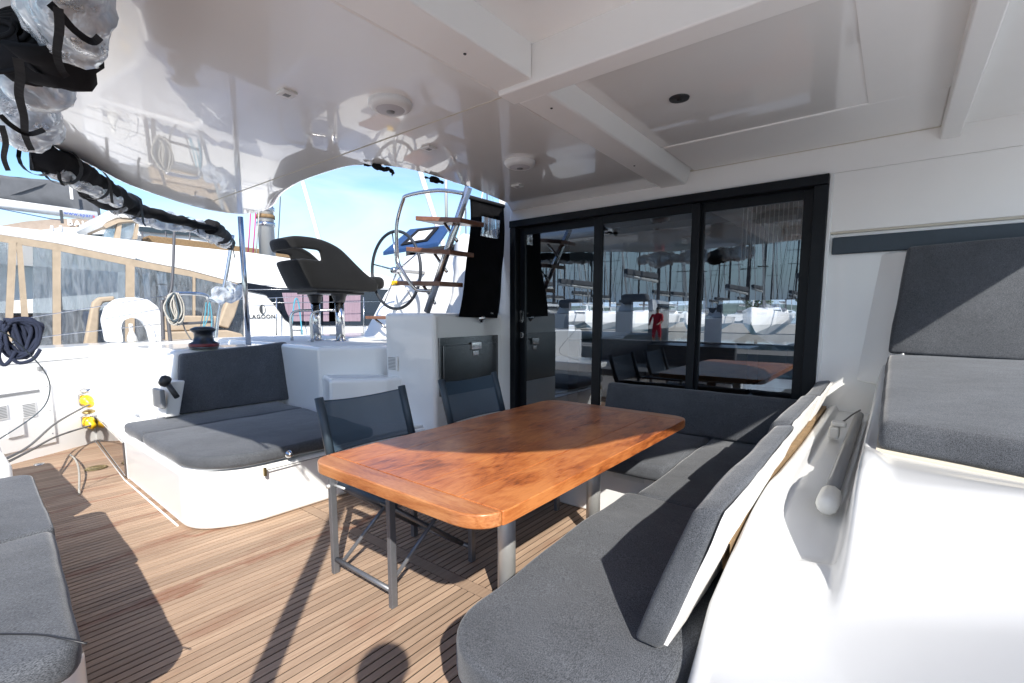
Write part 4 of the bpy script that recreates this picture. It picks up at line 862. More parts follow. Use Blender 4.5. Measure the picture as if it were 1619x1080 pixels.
# ---------------------------------------------------------------- roof posts behind the camera, and its rim
bm = new(); add_tube(bm, [(x_ + (-.05 if k_ > 8 else 0), y_ + (.055 if k_ < 14 else 0), 2.272) for k_, (x_, y_) in enumerate(R_OUT[19:])], .074, 12); obj('edge_lip', bm, 'ceil', roof)
rpst = thing('roof_post', 'white roof support post at the aft end of the cockpit sole', 'post', (-.5, -.36, 0))
tube('post', [(-.50, -.36, 0), (-.60, -.03, 2.235)], .045, 'gel', rpst, 16)
tube('stay_tube', [(-.40, -.42, 0), (-.44, -.34, 1.05)], .018, 'steel', rpst, 10)
bm = new(); add_lathe(bm, [(0, .012), (.08, .012), (.085, 0)], (-.5, -.36, .0), 20); obj('foot_flange', bm, 'steel', rpst)

# ---------------------------------------------------------------- port rail gear on our own boat
tag(tube('roof_stanchion', [at(380, 343, X=-4.95), at(393, 546, X=-4.9)], .024, 'steel', n=14), 'polished steel roof post rising behind the port back cushion', 'post')
rail = thing('port_rail', 'stainless steel push rail and stanchions along the port side deck', 'rail', (-6.6, 1.8, .97))
XS = -6.55
def T(nm, pts, r, m='steel', par=rail, n=8, sub=5): return tube(nm, spline([at(a, b, X=XS) for a, b in pts], sub), r, m, par, n)
T('stanchion', [(276, 352), (272, 450), (263, 470)], .015, 'mastdark'); T('stanchion', [(262, 468), (265, 500), (271, 553)], .02, 'mastdark')
T('stanchion', [(368, 372), (357, 440), (345, 500), (340, 545)], .022); T('rail_bend', [(276, 464), (300, 464), (322, 466), (330, 474), (335, 505), (338, 545)], .022)
T('rail_tube', [(280, 512), (305, 511), (333, 509)], .016, 'mastdark')
T('stanchion', [(256, 474), (257, 510), (258, 537)], .02, 'mastdark')
for pts in (((-20, 512), (80, 497), (258, 468)), ((-20, 548), (90, 530), (258, 512)), ((-20, 575), (90, 556), (258, 539)), ((335, 475), (385, 473), (500, 468))):
    T('lifeline', pts, .004, 'steel', n=5, sub=2)
lb = thing('horseshoe_lifebuoy', 'white horseshoe lifebuoy standing on the port side deck', 'lifebuoy', tuple(at(210, 543, X=-6.75)))
o_ = lb.location
def LBp(a, b): p = at(a, b, X=-6.75); return (p.y, p.z)
outer = [LBp(*q) for q in ((167, 541), (160, 505), (166, 485), (182, 473), (205, 470), (230, 473), (247, 485), (255, 505), (252, 540), (238, 542), (232, 520), (222, 506), (207, 501), (192, 507), (189, 518), (193, 541))]
bm = new(); add_prism(bm, rounded_poly(outer, .03, 3), -6.80, -6.68, 'x'); obj('cover', bm, mat('lifebuoy_cover', (.74, .75, .76), .6, bump=.2, bscale=14), lb, bev=.025, seg=3, smooth=True)
T('seam_piping', [(180, 530), (184, 503), (205, 492), (228, 500), (236, 530)], .005, 'capwhite', lb)
bm = new(); add_lathe(bm, [(0, .0), (.05, .0), (.045, .05), (.02, .12), (.018, .2), (0, .2)], at(209, 540, X=-6.72), 14); obj('lamp', bm, 'capwhite', lb)
# coil of line on the rail
random.seed(3)
rc = thing('rope_coil', 'coil of white and dark line hanging on the port rail', 'rope', tuple(at(278, 490, X=-6.45)))
for k in range(16):
    a = random.uniform(-9, 9); b = random.uniform(-7, 7); dk = k % 3 == 0
    mid = 512 + random.uniform(-9, 3); pts = [(277+a*.5, 463), (268+a, 478+b), (273+a, mid-6), (280+a*.6, mid), (286+a*.7, mid-10), (284+a, 480), (278+a*.5, 463)]
    tube('dark_loop' if dk else 'pale_loop', spline([at(p_, q_, X=-6.45 - .004*k) for p_, q_ in pts], 4), .0085, 'ropegrey' if dk else 'ropewhite', rc, 6)
T('sheet_line', [(288, 500), (292, 520), (305, 540), (318, 548)], .008, 'cable', rc); T('sheet_line', [(325, 475), (320, 500), (316, 525)], .007, 'cable', rc)
tq = tag(tube('turquoise_line', spline([at(a, b, X=-6.45) for a, b in ((326, 478), (324, 500), (321, 520), (329, 500), (331, 478), (335, 500), (334, 520))], 4), .006, 'ropeblue', n=6), 'turquoise line hung on the rail above the winch', 'line')
# navy rope coil in the foreground left
nr = thing('navy_rope_coil', 'navy blue rope coil hanging at the far left edge', 'rope', tuple(at(35, 520, X=-4.9)))
random.seed(11)
for k in range(22):
    j = lambda s: random.uniform(-s, s)
    if k < 14: pts = [(8+j(8), 512+j(5)), (2+j(8), 535+j(8)), (14+j(8), 556+j(7)), (34+j(9), 562+j(6)), (54+j(6), 545+j(8)), (62+j(5), 520+j(6)), (48+j(8), 508+j(3)), (28+j(8), 507+j(3))]
    else: pts = [(20+j(6), 512), (28+j(9), 530), (36+j(8), 552+j(5)), (46+j(6), 540), (44+j(8), 515+j(4)), (30+j(6), 506)]
    xx = -4.9 + j(.05); tube('rope_loop', spline([at(a, b, X=xx) for a, b in pts], 5, True) + [], .0125, 'ropenavy', nr, 7)
tube('rope_tail', spline([at(a, b, X=-4.84) for a, b in ((2, 545), (-2, 565), (6, 577), (16, 570), (24, 556))], 5), .0125, 'ropenavy', nr, 7)
tube('rope_tail', spline([at(a, b, X=-4.83) for a, b in ((20, 568), (32, 574), (52, 568), (64, 552))], 5), .0125, 'ropenavy', nr, 7)
# crumpled clear vinyl and stays by the stanchion
def crumple(name, pts, rad, m, parent=None, n=20, amp=.35, fr=9, seed=0, sub=7, sq=1.0):
    P = spline(pts, sub); bm = new(); add_tube(bm, P, rad if not isinstance(rad, list) else [rad[min(len(rad)-1, int(i*len(rad)/len(P)))] for i in range(len(P))], n)
    bm.normal_update(); rr = max(rad) if isinstance(rad, list) else rad
    for v in bm.verts:
        q = v.co * fr + Vector((seed, seed*1.7, 0)); f = noise.noise(q) + .5 * abs(noise.noise(q * 2.7)); v.co += v.normal * (f * rr * amp)
    o = obj(name, bm, m, parent, smooth=True); return o
vb = tag(crumple('vinyl_bundle', [at(338, 478, X=-6.3), at(350, 462, X=-6.3), at(366, 470, X=-6.3), at(372, 448, X=-6.3)], .09, 'vinylroll', amp=.8), 'crumpled clear vinyl bunched on the port rail behind the winch', 'vinyl')

# ---------------------------------------------------------------- rolled side curtains along the roof edge
rl_ = thing('rolled_side_curtain', 'black canvas and clear vinyl curtain rolled up under the port roof edge', 'rolled curtain', tuple(at(150, 290, Z=2.12)))
def RZ(pts, z): return [at(a, b, Z=z) for a, b in pts]
crumple('canvas_roll', RZ([(48, 246), (78, 252), (115, 268), (150, 290), (185, 312), (208, 326)], 2.13), .075, 'blackcanvas', rl_, amp=.4, fr=11)
crumple('canvas_roll', RZ([(143, 302), (165, 314), (200, 326), (250, 340), (300, 352), (340, 360)], 2.10), [.06, .06, .055, .045, .04, .03], 'blackcanvas', rl_, amp=.4, fr=12, seed=4)
crumple('vinyl_roll', RZ([(80, 266), (110, 280), (150, 300), (182, 318)], 2.08), .05, 'vinylroll', rl_, amp=.4, fr=14, seed=2)
crumple('vinyl_roll', RZ([(182, 322), (220, 338), (260, 350), (305, 358), (335, 370), (358, 384)], 2.09), [.06, .075, .075, .07, .085, .07], 'vinylroll', rl_, amp=.55, fr=9, seed=6)
crumple('canvas_roll', RZ([(335, 358), (350, 372), (362, 385)], 2.11), .07, 'blackcanvas', rl_, amp=.5, fr=9, seed=9)
def ring(px, py, z, r, tail=0, par=rl_, dirv=(1, .8, 0)):
    c = at(px, py, Z=z); d = Vector(dirv).normalized(); a = d.cross(Vector((0, 0, 1))).normalized(); b = Vector((0, 0, 1))
    P = [c + (a*cos(t) + b*sin(t)) * r for t in [2*pi*k/16 for k in range(17)]]
    if tail: P += [P[-1] + Vector((.01, .0, -r*1.2)), P[-1] + Vector((.02, .01, -r - tail))]
    bm = new(); 
    for p_, q_ in zip(P, P[1:]):
        v = [bm.verts.new(x_) for x_ in (p_ - d*.016, p_ + d*.016, q_ + d*.016, q_ - d*.016)]; bm.faces.new(v)
    bmesh.ops.solidify(bm, geom=bm.faces[:], thickness=.003); return obj('strap', bm, 'blackplastic', par)
for (a, b, z, r, t) in ((97, 263, 2.12, .10, 0), (146, 290, 2.12, .10, .02), (200, 325, 2.10, .10, .05), (300, 354, 2.1, .06, .03), (352, 376, 2.1, .09, .12), (60, 250, 2.13, .09, .05)): ring(a, b, z, r, t, dirv=(-.75, .66, 0))
crumple('canvas_scrap', RZ([(575, 261), (592, 263), (608, 266), (619, 271), (620, 279)], 2.185), [.008, .020, .016, .010, .006], 'blackcanvas', rl_, amp=.7, fr=30)
crumple('canvas_scrap', RZ([(672, 280), (686, 284), (700, 289)], 2.185), [.008, .022, .008], 'blackcanvas', rl_, amp=.7, fr=30, seed=3)
vr = thing('vinyl_window_bundle', 'crumpled clear vinyl windows strapped up in the top left corner', 'vinyl bundle', tuple(at(90, 110, Z=2.08)))
crumple('vinyl_fold', RZ([(118, -60), (112, -15), (112, 25), (108, 62)], 2.06), [.075, .09, .095, .075], 'vinylroll', vr, n=28, amp=.55, fr=8, seed=1, sub=10)
crumple('vinyl_fold', RZ([(78, 66), (62, 95), (55, 122), (52, 142)], 2.05), [.05, .085, .09, .07], 'vinylroll', vr, n=28, amp=.5, fr=8, seed=3, sub=10)
crumple('vinyl_fold', RZ([(48, 140), (38, 165), (33, 190), (38, 214)], 2.04), [.06, .095, .10, .075], 'vinylroll', vr, n=28, amp=.5, fr=7, seed=5, sub=10)
bm = new(); c0 = at(20, 62, Z=2.03)        # end of the black canvas roll: nested layers
for k in range(5):
    r0 = .105 - k*.019; P = []
    for t in range(30):
        a = 2*pi*t/30; rr = r0 * (1 + .18*sin(2*a + k*.4)); P.append(c0 + RGT * (rr*1.25*cos(a)) + UP * (rr*.8*sin(a)) + FWD * (-.01*k))
    add_tube(bm, P, .0065, 6, closed=True)
obj('rolled_canvas_end', bm, 'blackcanvas', vr)
crumple('canvas_roll', [c0 + FWD*.05 - RGT*.03, c0 + FWD*.05 + RGT*.08 + UP*.0, *RZ([(70, 52), (90, 68), (112, 92), (135, 88)], 2.04)], [.095, .095, .06, .04, .03], 'blackcanvas', vr, amp=.3, fr=10)
def ribbon(name, pts, wdt, par, z=2.0):
    P = spline(RZ(pts, z), 5); bm = new(); A = []
    for i, p_ in enumerate(P):
        tn = (P[min(i+1, len(P)-1)] - P[max(i-1, 0)]).normalized(); vd = (p_ - Vector((0, 0, H))).normalized(); sd_ = tn.cross(vd).normalized() * wdt / 2; th = vd * .003
        A.append([bm.verts.new(p_ + q_) for q_ in (-sd_, sd_, sd_ + th, -sd_ + th)])
    for p_, q_ in zip(A, A[1:]):
        for k in range(4): bm.faces.new((p_[k], p_[(k+1) % 4], q_[(k+1) % 4], q_[k]))
    bm.faces.new(A[0]); bm.faces.new(A[-1][::-1]); return obj(name, bm, 'blackcanvas', par)
ribbon('strap', [(78, 5), (95, 22), (118, 48), (145, 66), (158, 58)], .014, vr, 1.88)
ribbon('strap', [(92, 12), (94, 45), (90, 85), (97, 110), (106, 122)], .015, vr, 1.86)
ribbon('strap', [(28, 92), (32, 120), (30, 150), (38, 185), (40, 215), (50, 238)], .018, vr, 1.86)
ribbon('strap', [(0, 182), (20, 200), (45, 212), (70, 205)], .014, vr, 1.86); ribbon('strap', [(2, 198), (9, 225), (6, 250), (13, 270)], .016, vr, 1.87)

# ---------------------------------------------------------------- neighbouring catamaran on the port side
XN = -9.5
nb = thing('neighbour_catamaran', 'white catamaran moored alongside with beige framed clear cockpit windows', 'catamaran', (-11.5, 2, -1.3))
def npoly(pts, X=XN): return [tuple(at(a, b, X=X))[1:] for a, b in pts]
def nplate(name, pts, m, X=XN, th=.05, bev=0, par=nb):
    bm = new(); add_prism(bm, npoly(pts, X), X - th, X, 'x'); return obj(name, bm, m, par, bev=bev, smooth=bool(bev))
bm = new(); add_prism(bm, [(-9.35, -7), (-9.35, 11), (-9.9, 15), (-10.8, 18), (-12.0, 11), (-12.4, -7)], -1.5, .80); obj('hull', bm, 'whitepaint', nb, bev=.06, seg=3, smooth=True)
bm = new(); add_prism(bm, [(-14.8, -7), (-14.8, 12), (-15.8, 17), (-16.8, 11), (-17, -7)], -1.5, .80); obj('hull', bm, 'whitepaint', nb, bev=.06, seg=3, smooth=True)
box('bridge_deck', (-14.9, -5, .1), (-12.3, 10, .78), 'whitepaint', nb)
nplate('roof_fascia', [(-500, 318), (-200, 345), (0, 357), (150, 373), (300, 390), (400, 400), (480, 412), (560, 425), (640, 443), (700, 458), (385, 450), (300, 427), (200, 407), (90, 384), (0, 370), (-200, 352), (-500, 330)], 'whitepaint', th=.45)
y0 = at(-500, 330, X=XN).y; y1 = at(400, 405, X=XN).y
bm = new(); add_hex(bm, [(XN-5.6, y0, 2.38), (XN-.44, y0, 2.38), (XN-.44, y1, 2.30), (XN-5.6, y1, 2.30), (XN-5.6, y0, 2.52), (XN-.44, y0, 2.52), (XN-.44, y1, 2.44), (XN-5.6, y1, 2.44)]); obj('roof', bm, 'whitepaint', nb)
nplate('canvas_header', [(-500, 331), (-200, 353), (0, 371), (90, 385), (200, 408), (300, 428), (385, 451), (385, 457), (300, 437), (200, 419), (90, 396), (0, 382), (-200, 364), (-500, 341)], 'beige', XN + .01, .03)
for (a0, a1, b0, b1) in (((14, 383), (27, 383), (18, 560), (6, 560)), ((26, 384), (35, 386), (50, 560), (38, 560)), ((83, 394), (96, 396), (97, 600), (84, 600)), ((199, 418), (213, 421), (213, 560), (198, 560)), ((-150, 368), (-130, 368), (-130, 590), (-150, 590)), ((305, 438), (309, 438), (309, 520), (305, 520))):
    nplate('canvas_strip', [a0, a1, b0, b1], 'beige', XN + .02, .03)
xs = [(-148, 12), (52, 83), (97, 199), (214, 304), (310, 384)]
for (a, b) in xs:
    ya, yb_ = 382 + (a*.12 if a > 0 else a*.09), 382 + (b*.16 if b > 0 else 0)
    if b > 250: yb_ = 382 + b*.18
    if a > 250: ya = 382 + a*.18
    nplate('clear_window', [(a, ya), (b, yb_), (b, 552), (a, 575)], 'vinyl', XN + .008, .004)
# beige seat canvas and dark fittings seen through and beside the windows
nplate('cockpit_seat', [(133, 548), (142, 500), (147, 478), (156, 470), (182, 468), (182, 477), (164, 478), (158, 490), (155, 548)], 'beige', XN + .25, .12, bev=.03)
nplate('cockpit_seat', [(262, 500), (300, 499), (350, 500), (352, 512), (340, 522), (262, 524)], 'beige', XN + .22, .15, bev=.03)
nplate('cockpit_seat', [(345, 515), (362, 470), (374, 452), (385, 458), (372, 500), (362, 520)], 'beige', XN + .25, .15, bev=.03)
nplate('folded_canvas', [(262, 525), (360, 522), (384, 528), (386, 535), (300, 541), (262, 543)], 'beige', XN + .35, .2, bev=.03)
box('cockpit_table', (-13.2, .5, 1.2), (-11.6, 2.2, 1.26), 'wood_int', nb); box('cockpit_bench', (-14.6, -1.5, .79), (-13.4, 4.2, 1.3), 'greycanvas', nb, bev=.05); box('cockpit_bench', (-11.2, 1.6, .81), (-10.4, 3.6, 1.35), 'navy', nb, bev=.08)
box('saloon_bulkhead', (-14.9, 4.35, .8), (-9.6, 4.45, 2.35), 'windowdark', nb)
for k in range(5): box('far_post', (-15.0, -3.2 + k*1.8, .79), (-14.92, -3.1 + k*1.8, 2.4), 'mastdark', nb)
for k in range(3): tube('inner_pole', [(-10.2 - k*.5, 2.6 + k*.35, .8), (-10.2 - k*.5, 2.6 + k*.35, 2.35)], .03, 'mastdark', nb, 8)
for k in range(4): tube('ladder_rung', [(-9.95, 2.75, 1.35 + k*.22), (-9.95, 3.2, 1.35 + k*.22)], .015, 'mastdark', nb, 6)
nplate('cabin_side', [(386, 451), (700, 458), (860, 470), (860, 549), (700, 549), (386, 549)], 'whitepaint', XN, .5)
nplate('side_window', [(376, 448), (386, 446), (440, 455), (700, 459), (700, 515), (480, 515), (462, 514), (450, 505), (434, 482), (420, 466), (376, 457)], 'windowdark', XN + .03, .028, bev=.008)
for (a, b) in ((446, 478), (480, 493), (511, 540), (560, 570), (520, 560)):
    nplate('curtain', [(a, 463), (b, 463), (b, 508), (a + (14 if a < 450 else 0), 508), (a + (6 if a < 450 else 0), 490)], 'curtain', XN + .036, .004)
for k, yy in enumerate((457, 478, 530)):
    pts = [at(a, b, X=XN + .3) for a, b in ((386, yy + 1), (520, yy), (700, yy - 2))]; tube('lifeline', pts, .006, 'steel', nb, 5)
for a in (437, 505, 575): tube('stanchion', [at(a, 543, X=XN + .3), at(a, 470, X=XN + .3)], .013, 'steel', nb, 6)
q = at(393.5, 503.5, X=XN + .012); text('name_lettering', 'LAGOON', .105, 'dark_txt', nb, q, (0, 1, 0), (0, 0, 1), .002)
q = at(415, 489, X=XN + .012); bm = new(); 
P = [q + Vector((0, .055*cos(t), .085*sin(t))) for t in [2*pi*k/24 for k in range(25)]]; add_tube(bm, P[:-1], .006, 6, closed=True)
hp_ = [(q.y + .053*cos(t), q.z + .083*sin(t)) for t in [pi/2 + pi*k/14 for k in range(15)]]; add_prism(bm, hp_[::-1], q.x - .002, q.x + .003, 'x'); obj('emblem', bm, 'dark_txt', nb)
nplate('deck_cleat', [(464, 521), (478, 521), (480, 524), (462, 524)], 'steel', XN + .35, .05)
tag(tube('blue_mooring_line', spline([at(462, 512, X=-9.0), at(465, 480, X=-9.0), at(469, 472, X=-9.0), at(473, 485, X=-9.0), at(478, 530, X=-8.9)], 4), .014, 'ropeblue', n=6), 'light blue line hanging in front of the curtained window', 'line')
# mast of the neighbour with its halyards
mh = thing('neighbour_mast', 'white mast stepped on the neighbouring catamaran with halyards', 'mast', (-10.9, 5.2, 2.2))
A = at(423, 402, X=-11.0); mh.location = A
tube('mast_tube', [A - Vector((0, 0, .3)), A + Vector((0, 0, 15))], .165, 'mast', mh, 18)
for k in range(4):
    bm = new(); add_lathe(bm, [(.166, 0), (.19, .0), (.19, .08), (.166, .08)], A + Vector((0, 0, .6 + k*.16)), 18); obj('mast_collar', bm, 'tanfoam' if k == 1 else 'steel', mh)
for k, (a, m_) in enumerate(((395, 'ropepink'), (403, 'ropepink'), (408, 'ropewhite'), (441, 'ropegrey'))):
    tube('halyard', [at(a - 3, 400, X=-10.8), at(a, 360, X=-10.8), at(a + 3, 300, X=-10.8)], .012, m_, mh, 5)
for (p_, q_, lab, Yp) in (((479, 290), (506, 384), 'white furled headsail rising behind the helm seat', 14), ((664, 270), (692, 360), 'white furled headsail rising behind the ladder', 14)):
    A, B = at(*q_, Y=Yp), at(*p_, Y=Yp); D = (B - A); tag(tube('furled_headsail', [A - D*1.2, B + D*6], .11, 'whitepaint', n=10), lab, 'furled sail')
tag(tube('slim_mast', [at(706, 360, Y=16), at(704, 200, Y=16)], .07, 'mast', n=10), 'slim pale mast seen between the ladder treads', 'mast')

# ---------------------------------------------------------------- boats beyond, upper left
sc = thing('boom_sail_cover', 'dark grey sail cover lying along a white boom at the left', 'sail cover', tuple(at(60, 310, X=-18)))
bm = new(); up_ = [(-400, 205), (-200, 235), (0, 277), (88, 286), (130, 300), (158, 326)]; dn_ = [(160, 350), (128, 337), (0, 314), (-200, 262), (-400, 225)]
add_prism(bm, npoly(up_ + dn_, -18), -18.5, -18, 'x')
bmesh.ops.triangulate(bm, faces=bm.faces[:]); bmesh.ops.subdivide_edges(bm, edges=[e for e in bm.edges if e.calc_length() > .3], cuts=5); bm.normal_update()
for v in bm.verts: v.co.x += .12 * noise.noise(Vector((0, v.co.y*3 + v.co.z*1.5, v.co.z*.8)))
obj('canvas', bm, 'greycanvas', sc, smooth=True)
P = [at(a, b, X=-18.0) for a, b in ((-400, 236), (0, 322), (153, 342))]
tube('boom', P, .13, 'whitepaint', sc, 14)
q = at(101, 338.5, X=-17.8); d = (at(150, 344.5, X=-17.8) - q); text('web_lettering', 'www.sparti', .122, 'blue_txt', sc, q, d, (0, 0, 1)); q2 = at(146.5, 344, X=-17.79); text('web_lettering', 's', .122, 'red_txt', sc, q2, d, (0, 0, 1))
tube('blue_line', [at(-20, 326, X=-17.6), at(80, 346, X=-17.6), at(96, 348, X=-17.6)], .012, 'navy', sc, 5)
for a in (112, 97): box('hanger', tuple(at(a, 300 if a == 112 else 338, X=-17.7) - Vector((.02, .03, .25))), tuple(at(a, 300 if a == 112 else 338, X=-17.7) + Vector((.02, .03, .1))), 'whitepaint' if a == 112 else 'dark_txt', sc)
bb = thing('flybridge_catamaran', 'further catamaran with a taupe flybridge canopy and white hardtop', 'catamaran', tuple(at(100, 420, X=-22)))
def bplate(name, pts, m, X, th, par=bb, bev=0):
    bm = new(); add_prism(bm, npoly(pts, X), X - th, X, 'x'); return obj(name, bm, m, par, bev=bev, smooth=bool(bev))
bplate('hull', [(-600, 400), (500, 440), (500, 520), (-600, 600)], 'whitepaint', -23, 5); bplate('canopy', [(-60, 362), (0, 357), (40, 350), (90, 346), (150, 345), (165, 352), (166, 365), (60, 366), (-60, 375)], 'taupe', -22, 3)
bplate('hardtop', [(-200, 372), (50, 366), (100, 359), (165, 361), (175, 366), (165, 370), (60, 372), (-200, 380)], 'whitepaint', -21.6, 3.4); bplate('windows', [(-200, 381), (90, 371), (165, 371), (160, 400), (-200, 410)], 'windowdark', -21.7, .1)
for a in (82, 96): tube('post', [at(a, 372, X=-21.6), at(a, 357, X=-21.6)], .04, 'whitepaint', bb, 6)
bplate('cabin', [(-600, 385), (230, 378), (520, 402), (520, 460), (-600, 440)], 'whitepaint', -23.5, 3)
q = at(106, 355.5, X=-21.9); text('name_lettering', 'BALI', .27, 'white_txt', bb, q, (0, 1, 0), (0, 0, 1), .01)
bi = thing('cream_bimini', 'cream hard bimini with clear windscreen on the boat beyond', 'bimini', tuple(at(190, 360, X=-14)))
bplate('hardtop', [(150, 352), (158, 341), (172, 333), (195, 331), (215, 335), (235, 346), (225, 348), (200, 345), (185, 345), (170, 352), (162, 360)], 'whitepaint', -14, 2, bi, .04); bplate('lining', [(164, 357), (172, 351), (186, 346), (224, 349), (205, 350), (188, 352), (168, 361)], 'beige', -13.9, 1.6, bi)
for (a, b) in ((182, 192), (212, 219)): bplate('support', [(a+4, 352), (b+1, 352), (b-2, 378), (a-1, 378)], 'beige', -13.95, .1, bi)
bplate('windscreen', [(170, 356), (212, 352), (212, 378), (160, 378)], 'vinyl', -14.05, .01, bi)
bt = thing('tan_topped_boat', 'white boat beyond with tan canvas and dark rails above the fascia', 'boat', tuple(at(300, 400, X=-16)))
bplate('hardtop', [(218, 352), (300, 357), (352, 372), (360, 384), (300, 380), (218, 372)], 'whitepaint', -16, 2, bt); bplate('tan_cover', [(235, 372), (290, 378), (400, 392), (470, 402), (470, 409), (380, 402), (235, 384)], 'tanfoam', -15, .6, bt, .03)
bplate('dark_window', [(220, 358), (300, 364), (345, 376), (345, 379), (300, 372), (220, 366)], 'windowdark', -15.9, .06, bt); bplate('hull', [(218, 380), (520, 415), (520, 500), (218, 500)], 'whitepaint', -16.4, 2, bt)
for a in (225, 262, 300, 330, 350): tube('rail_post', [at(a, 392, X=-15.5), at(a, 366, X=-15.5)], .02, 'mastdark', bt, 6)

# ---------------------------------------------------------------- marina: yachts moored astern (seen mirrored in the door) and ahead (seen through the saloon)
dk = box('pontoon', (-70, -14.6, -.9), (30, -12.2, -.2), 'dock', kind='structure')
box('quay', (-90, 66, -1.2), (60, 76, -.1), 'dock', kind='structure')
def make_yacht():
    r = thing('moored_yacht', 'white sailing yacht moored stern-to in the row of yachts astern', 'yacht', (0, 0, -1.2), 'sailing yachts moored along the marina')
    bm = new(); secs = []
    for y_, w_, h_, k_ in ((0, 1.5, 1.15, -.1), (2, 1.75, 1.15, -.4), (5, 1.8, 1.25, -.5), (8, 1.3, 1.4, -.45), (10.5, .5, 1.6, -.2), (11.5, .04, 1.7, .6)):
        secs.append([bm.verts.new(v) for v in ((-w_, y_, h_), (-w_*.92, y_, .4), (-w_*.4, y_, k_), (w_*.4, y_, k_), (w_*.92, y_, .4), (w_, y_, h_))])
    for a, b in zip(secs, secs[1:]):
        for k in range(6): bm.faces.new((a[k], b[k], b[(k+1) % 6], a[(k+1) % 6]))
    bm.faces.new(secs[0]); bm.faces.new(secs[-1])
    bmesh.ops.translate(bm, verts=bm.verts, vec=(0, 0, -1.2)); obj('hull', bm, 'whitepaint', r)
    bm = new(); add_hex(bm, [(-1.1, 3, .0), (1.1, 3, .0), (.7, 8, .1), (-.7, 8, .1), (-.9, 3.3, .55), (.9, 3.3, .55), (.5, 7.3, .45), (-.5, 7.3, .45)]); obj('cabin', bm, 'whitepaint', r, bev=.06, smooth=True)
    box('cabin_window', (-1.03, 3.9, .15), (1.03, 6.3, .33), 'windowdark', r)
    tube('mast', [(0, 6.2, .1), (0, 6.2, 15)], [.11, .07], 'mastdark', r, 8)
    for z_, w_ in ((5.5, 1.1), (10, .85)): tube('spreader', [(-w_, 6.2, z_), (w_, 6.2, z_)], .03, 'mastdark', r, 5)
    tube('boom', [(0, 6.0, 1.5), (0, 1.6, 1.6)], .08, 'mast', r, 8); box('sail_cover', (-.12, 1.7, 1.62), (.12, 5.9, 1.90), 'greycanvas', r, bev=.06)
    bm = new()
    for pa in ([(-1.7, 5.9, 0), (-1.1, 6.2, 5.5), (-.85, 6.2, 10), (0, 6.2, 15)], [(1.7, 5.9, 0), (1.1, 6.2, 5.5), (.85, 6.2, 10), (0, 6.2, 15)], [(0, 0, .3), (0, 6.2, 15)]): add_tube(bm, pa, .012, 4)
    obj('rigging', bm, 'mastdark', r)
    tube('forestay_sail', [(0, 11.2, .6), (0, 6.4, 14.6)], .07, 'whitepaint', r, 6)
    box('sprayhood', (-.8, 2.7, .3), (.8, 3.3, .8), 'greycanvas', r, bev=.2)
    return r
random.seed(5)
Yt = make_yacht(); Yt.location = (-3.5, -16.5, -.0); Yt.rotation_euler.z = pi
k = 0
for row, (yy, step, x0, n_) in enumerate(((-16.5, 4.3, -50, 13), (-36, 3.0, -64, 24), (-62, 3.2, -84, 26))):
    for i in range(n_):
        xx = x0 + i*step + random.uniform(-.5, .5)
        if abs(xx + 3.5) < 2.6 and row == 0: continue
        r = dup(Yt, (xx, yy + random.uniform(-.8, .8), 0), 'white sailing yacht in the %s row astern, one of many alike' % ('nearer' if row == 0 else 'farther'), pi + random.uniform(-.04, .04))
        s_ = random.uniform(.82, 1.2); r.scale = (1, 1, s_)
Yt['label'] = 'white sailing yacht in the nearer row astern, one of many alike'
for i in range(12):
    r = dup(Yt, (-44 + i*5.0 + random.uniform(-.8, .8), 52 + random.uniform(-2, 2), 0), 'white sailing yacht moored ahead by the far quay, one of many alike', pi + random.uniform(-.05, .05)); r.scale = (1, 1, random.uniform(.8, 1.1))
for i in range(14):
    r = dup(Yt, (-64 + i*6.1, 88 + random.uniform(-1, 1), 0), 'white sailing yacht beyond the far quay ahead, one of a row', random.uniform(-.05, .05)); r.scale = (1, 1, random.uniform(.85, 1.1))
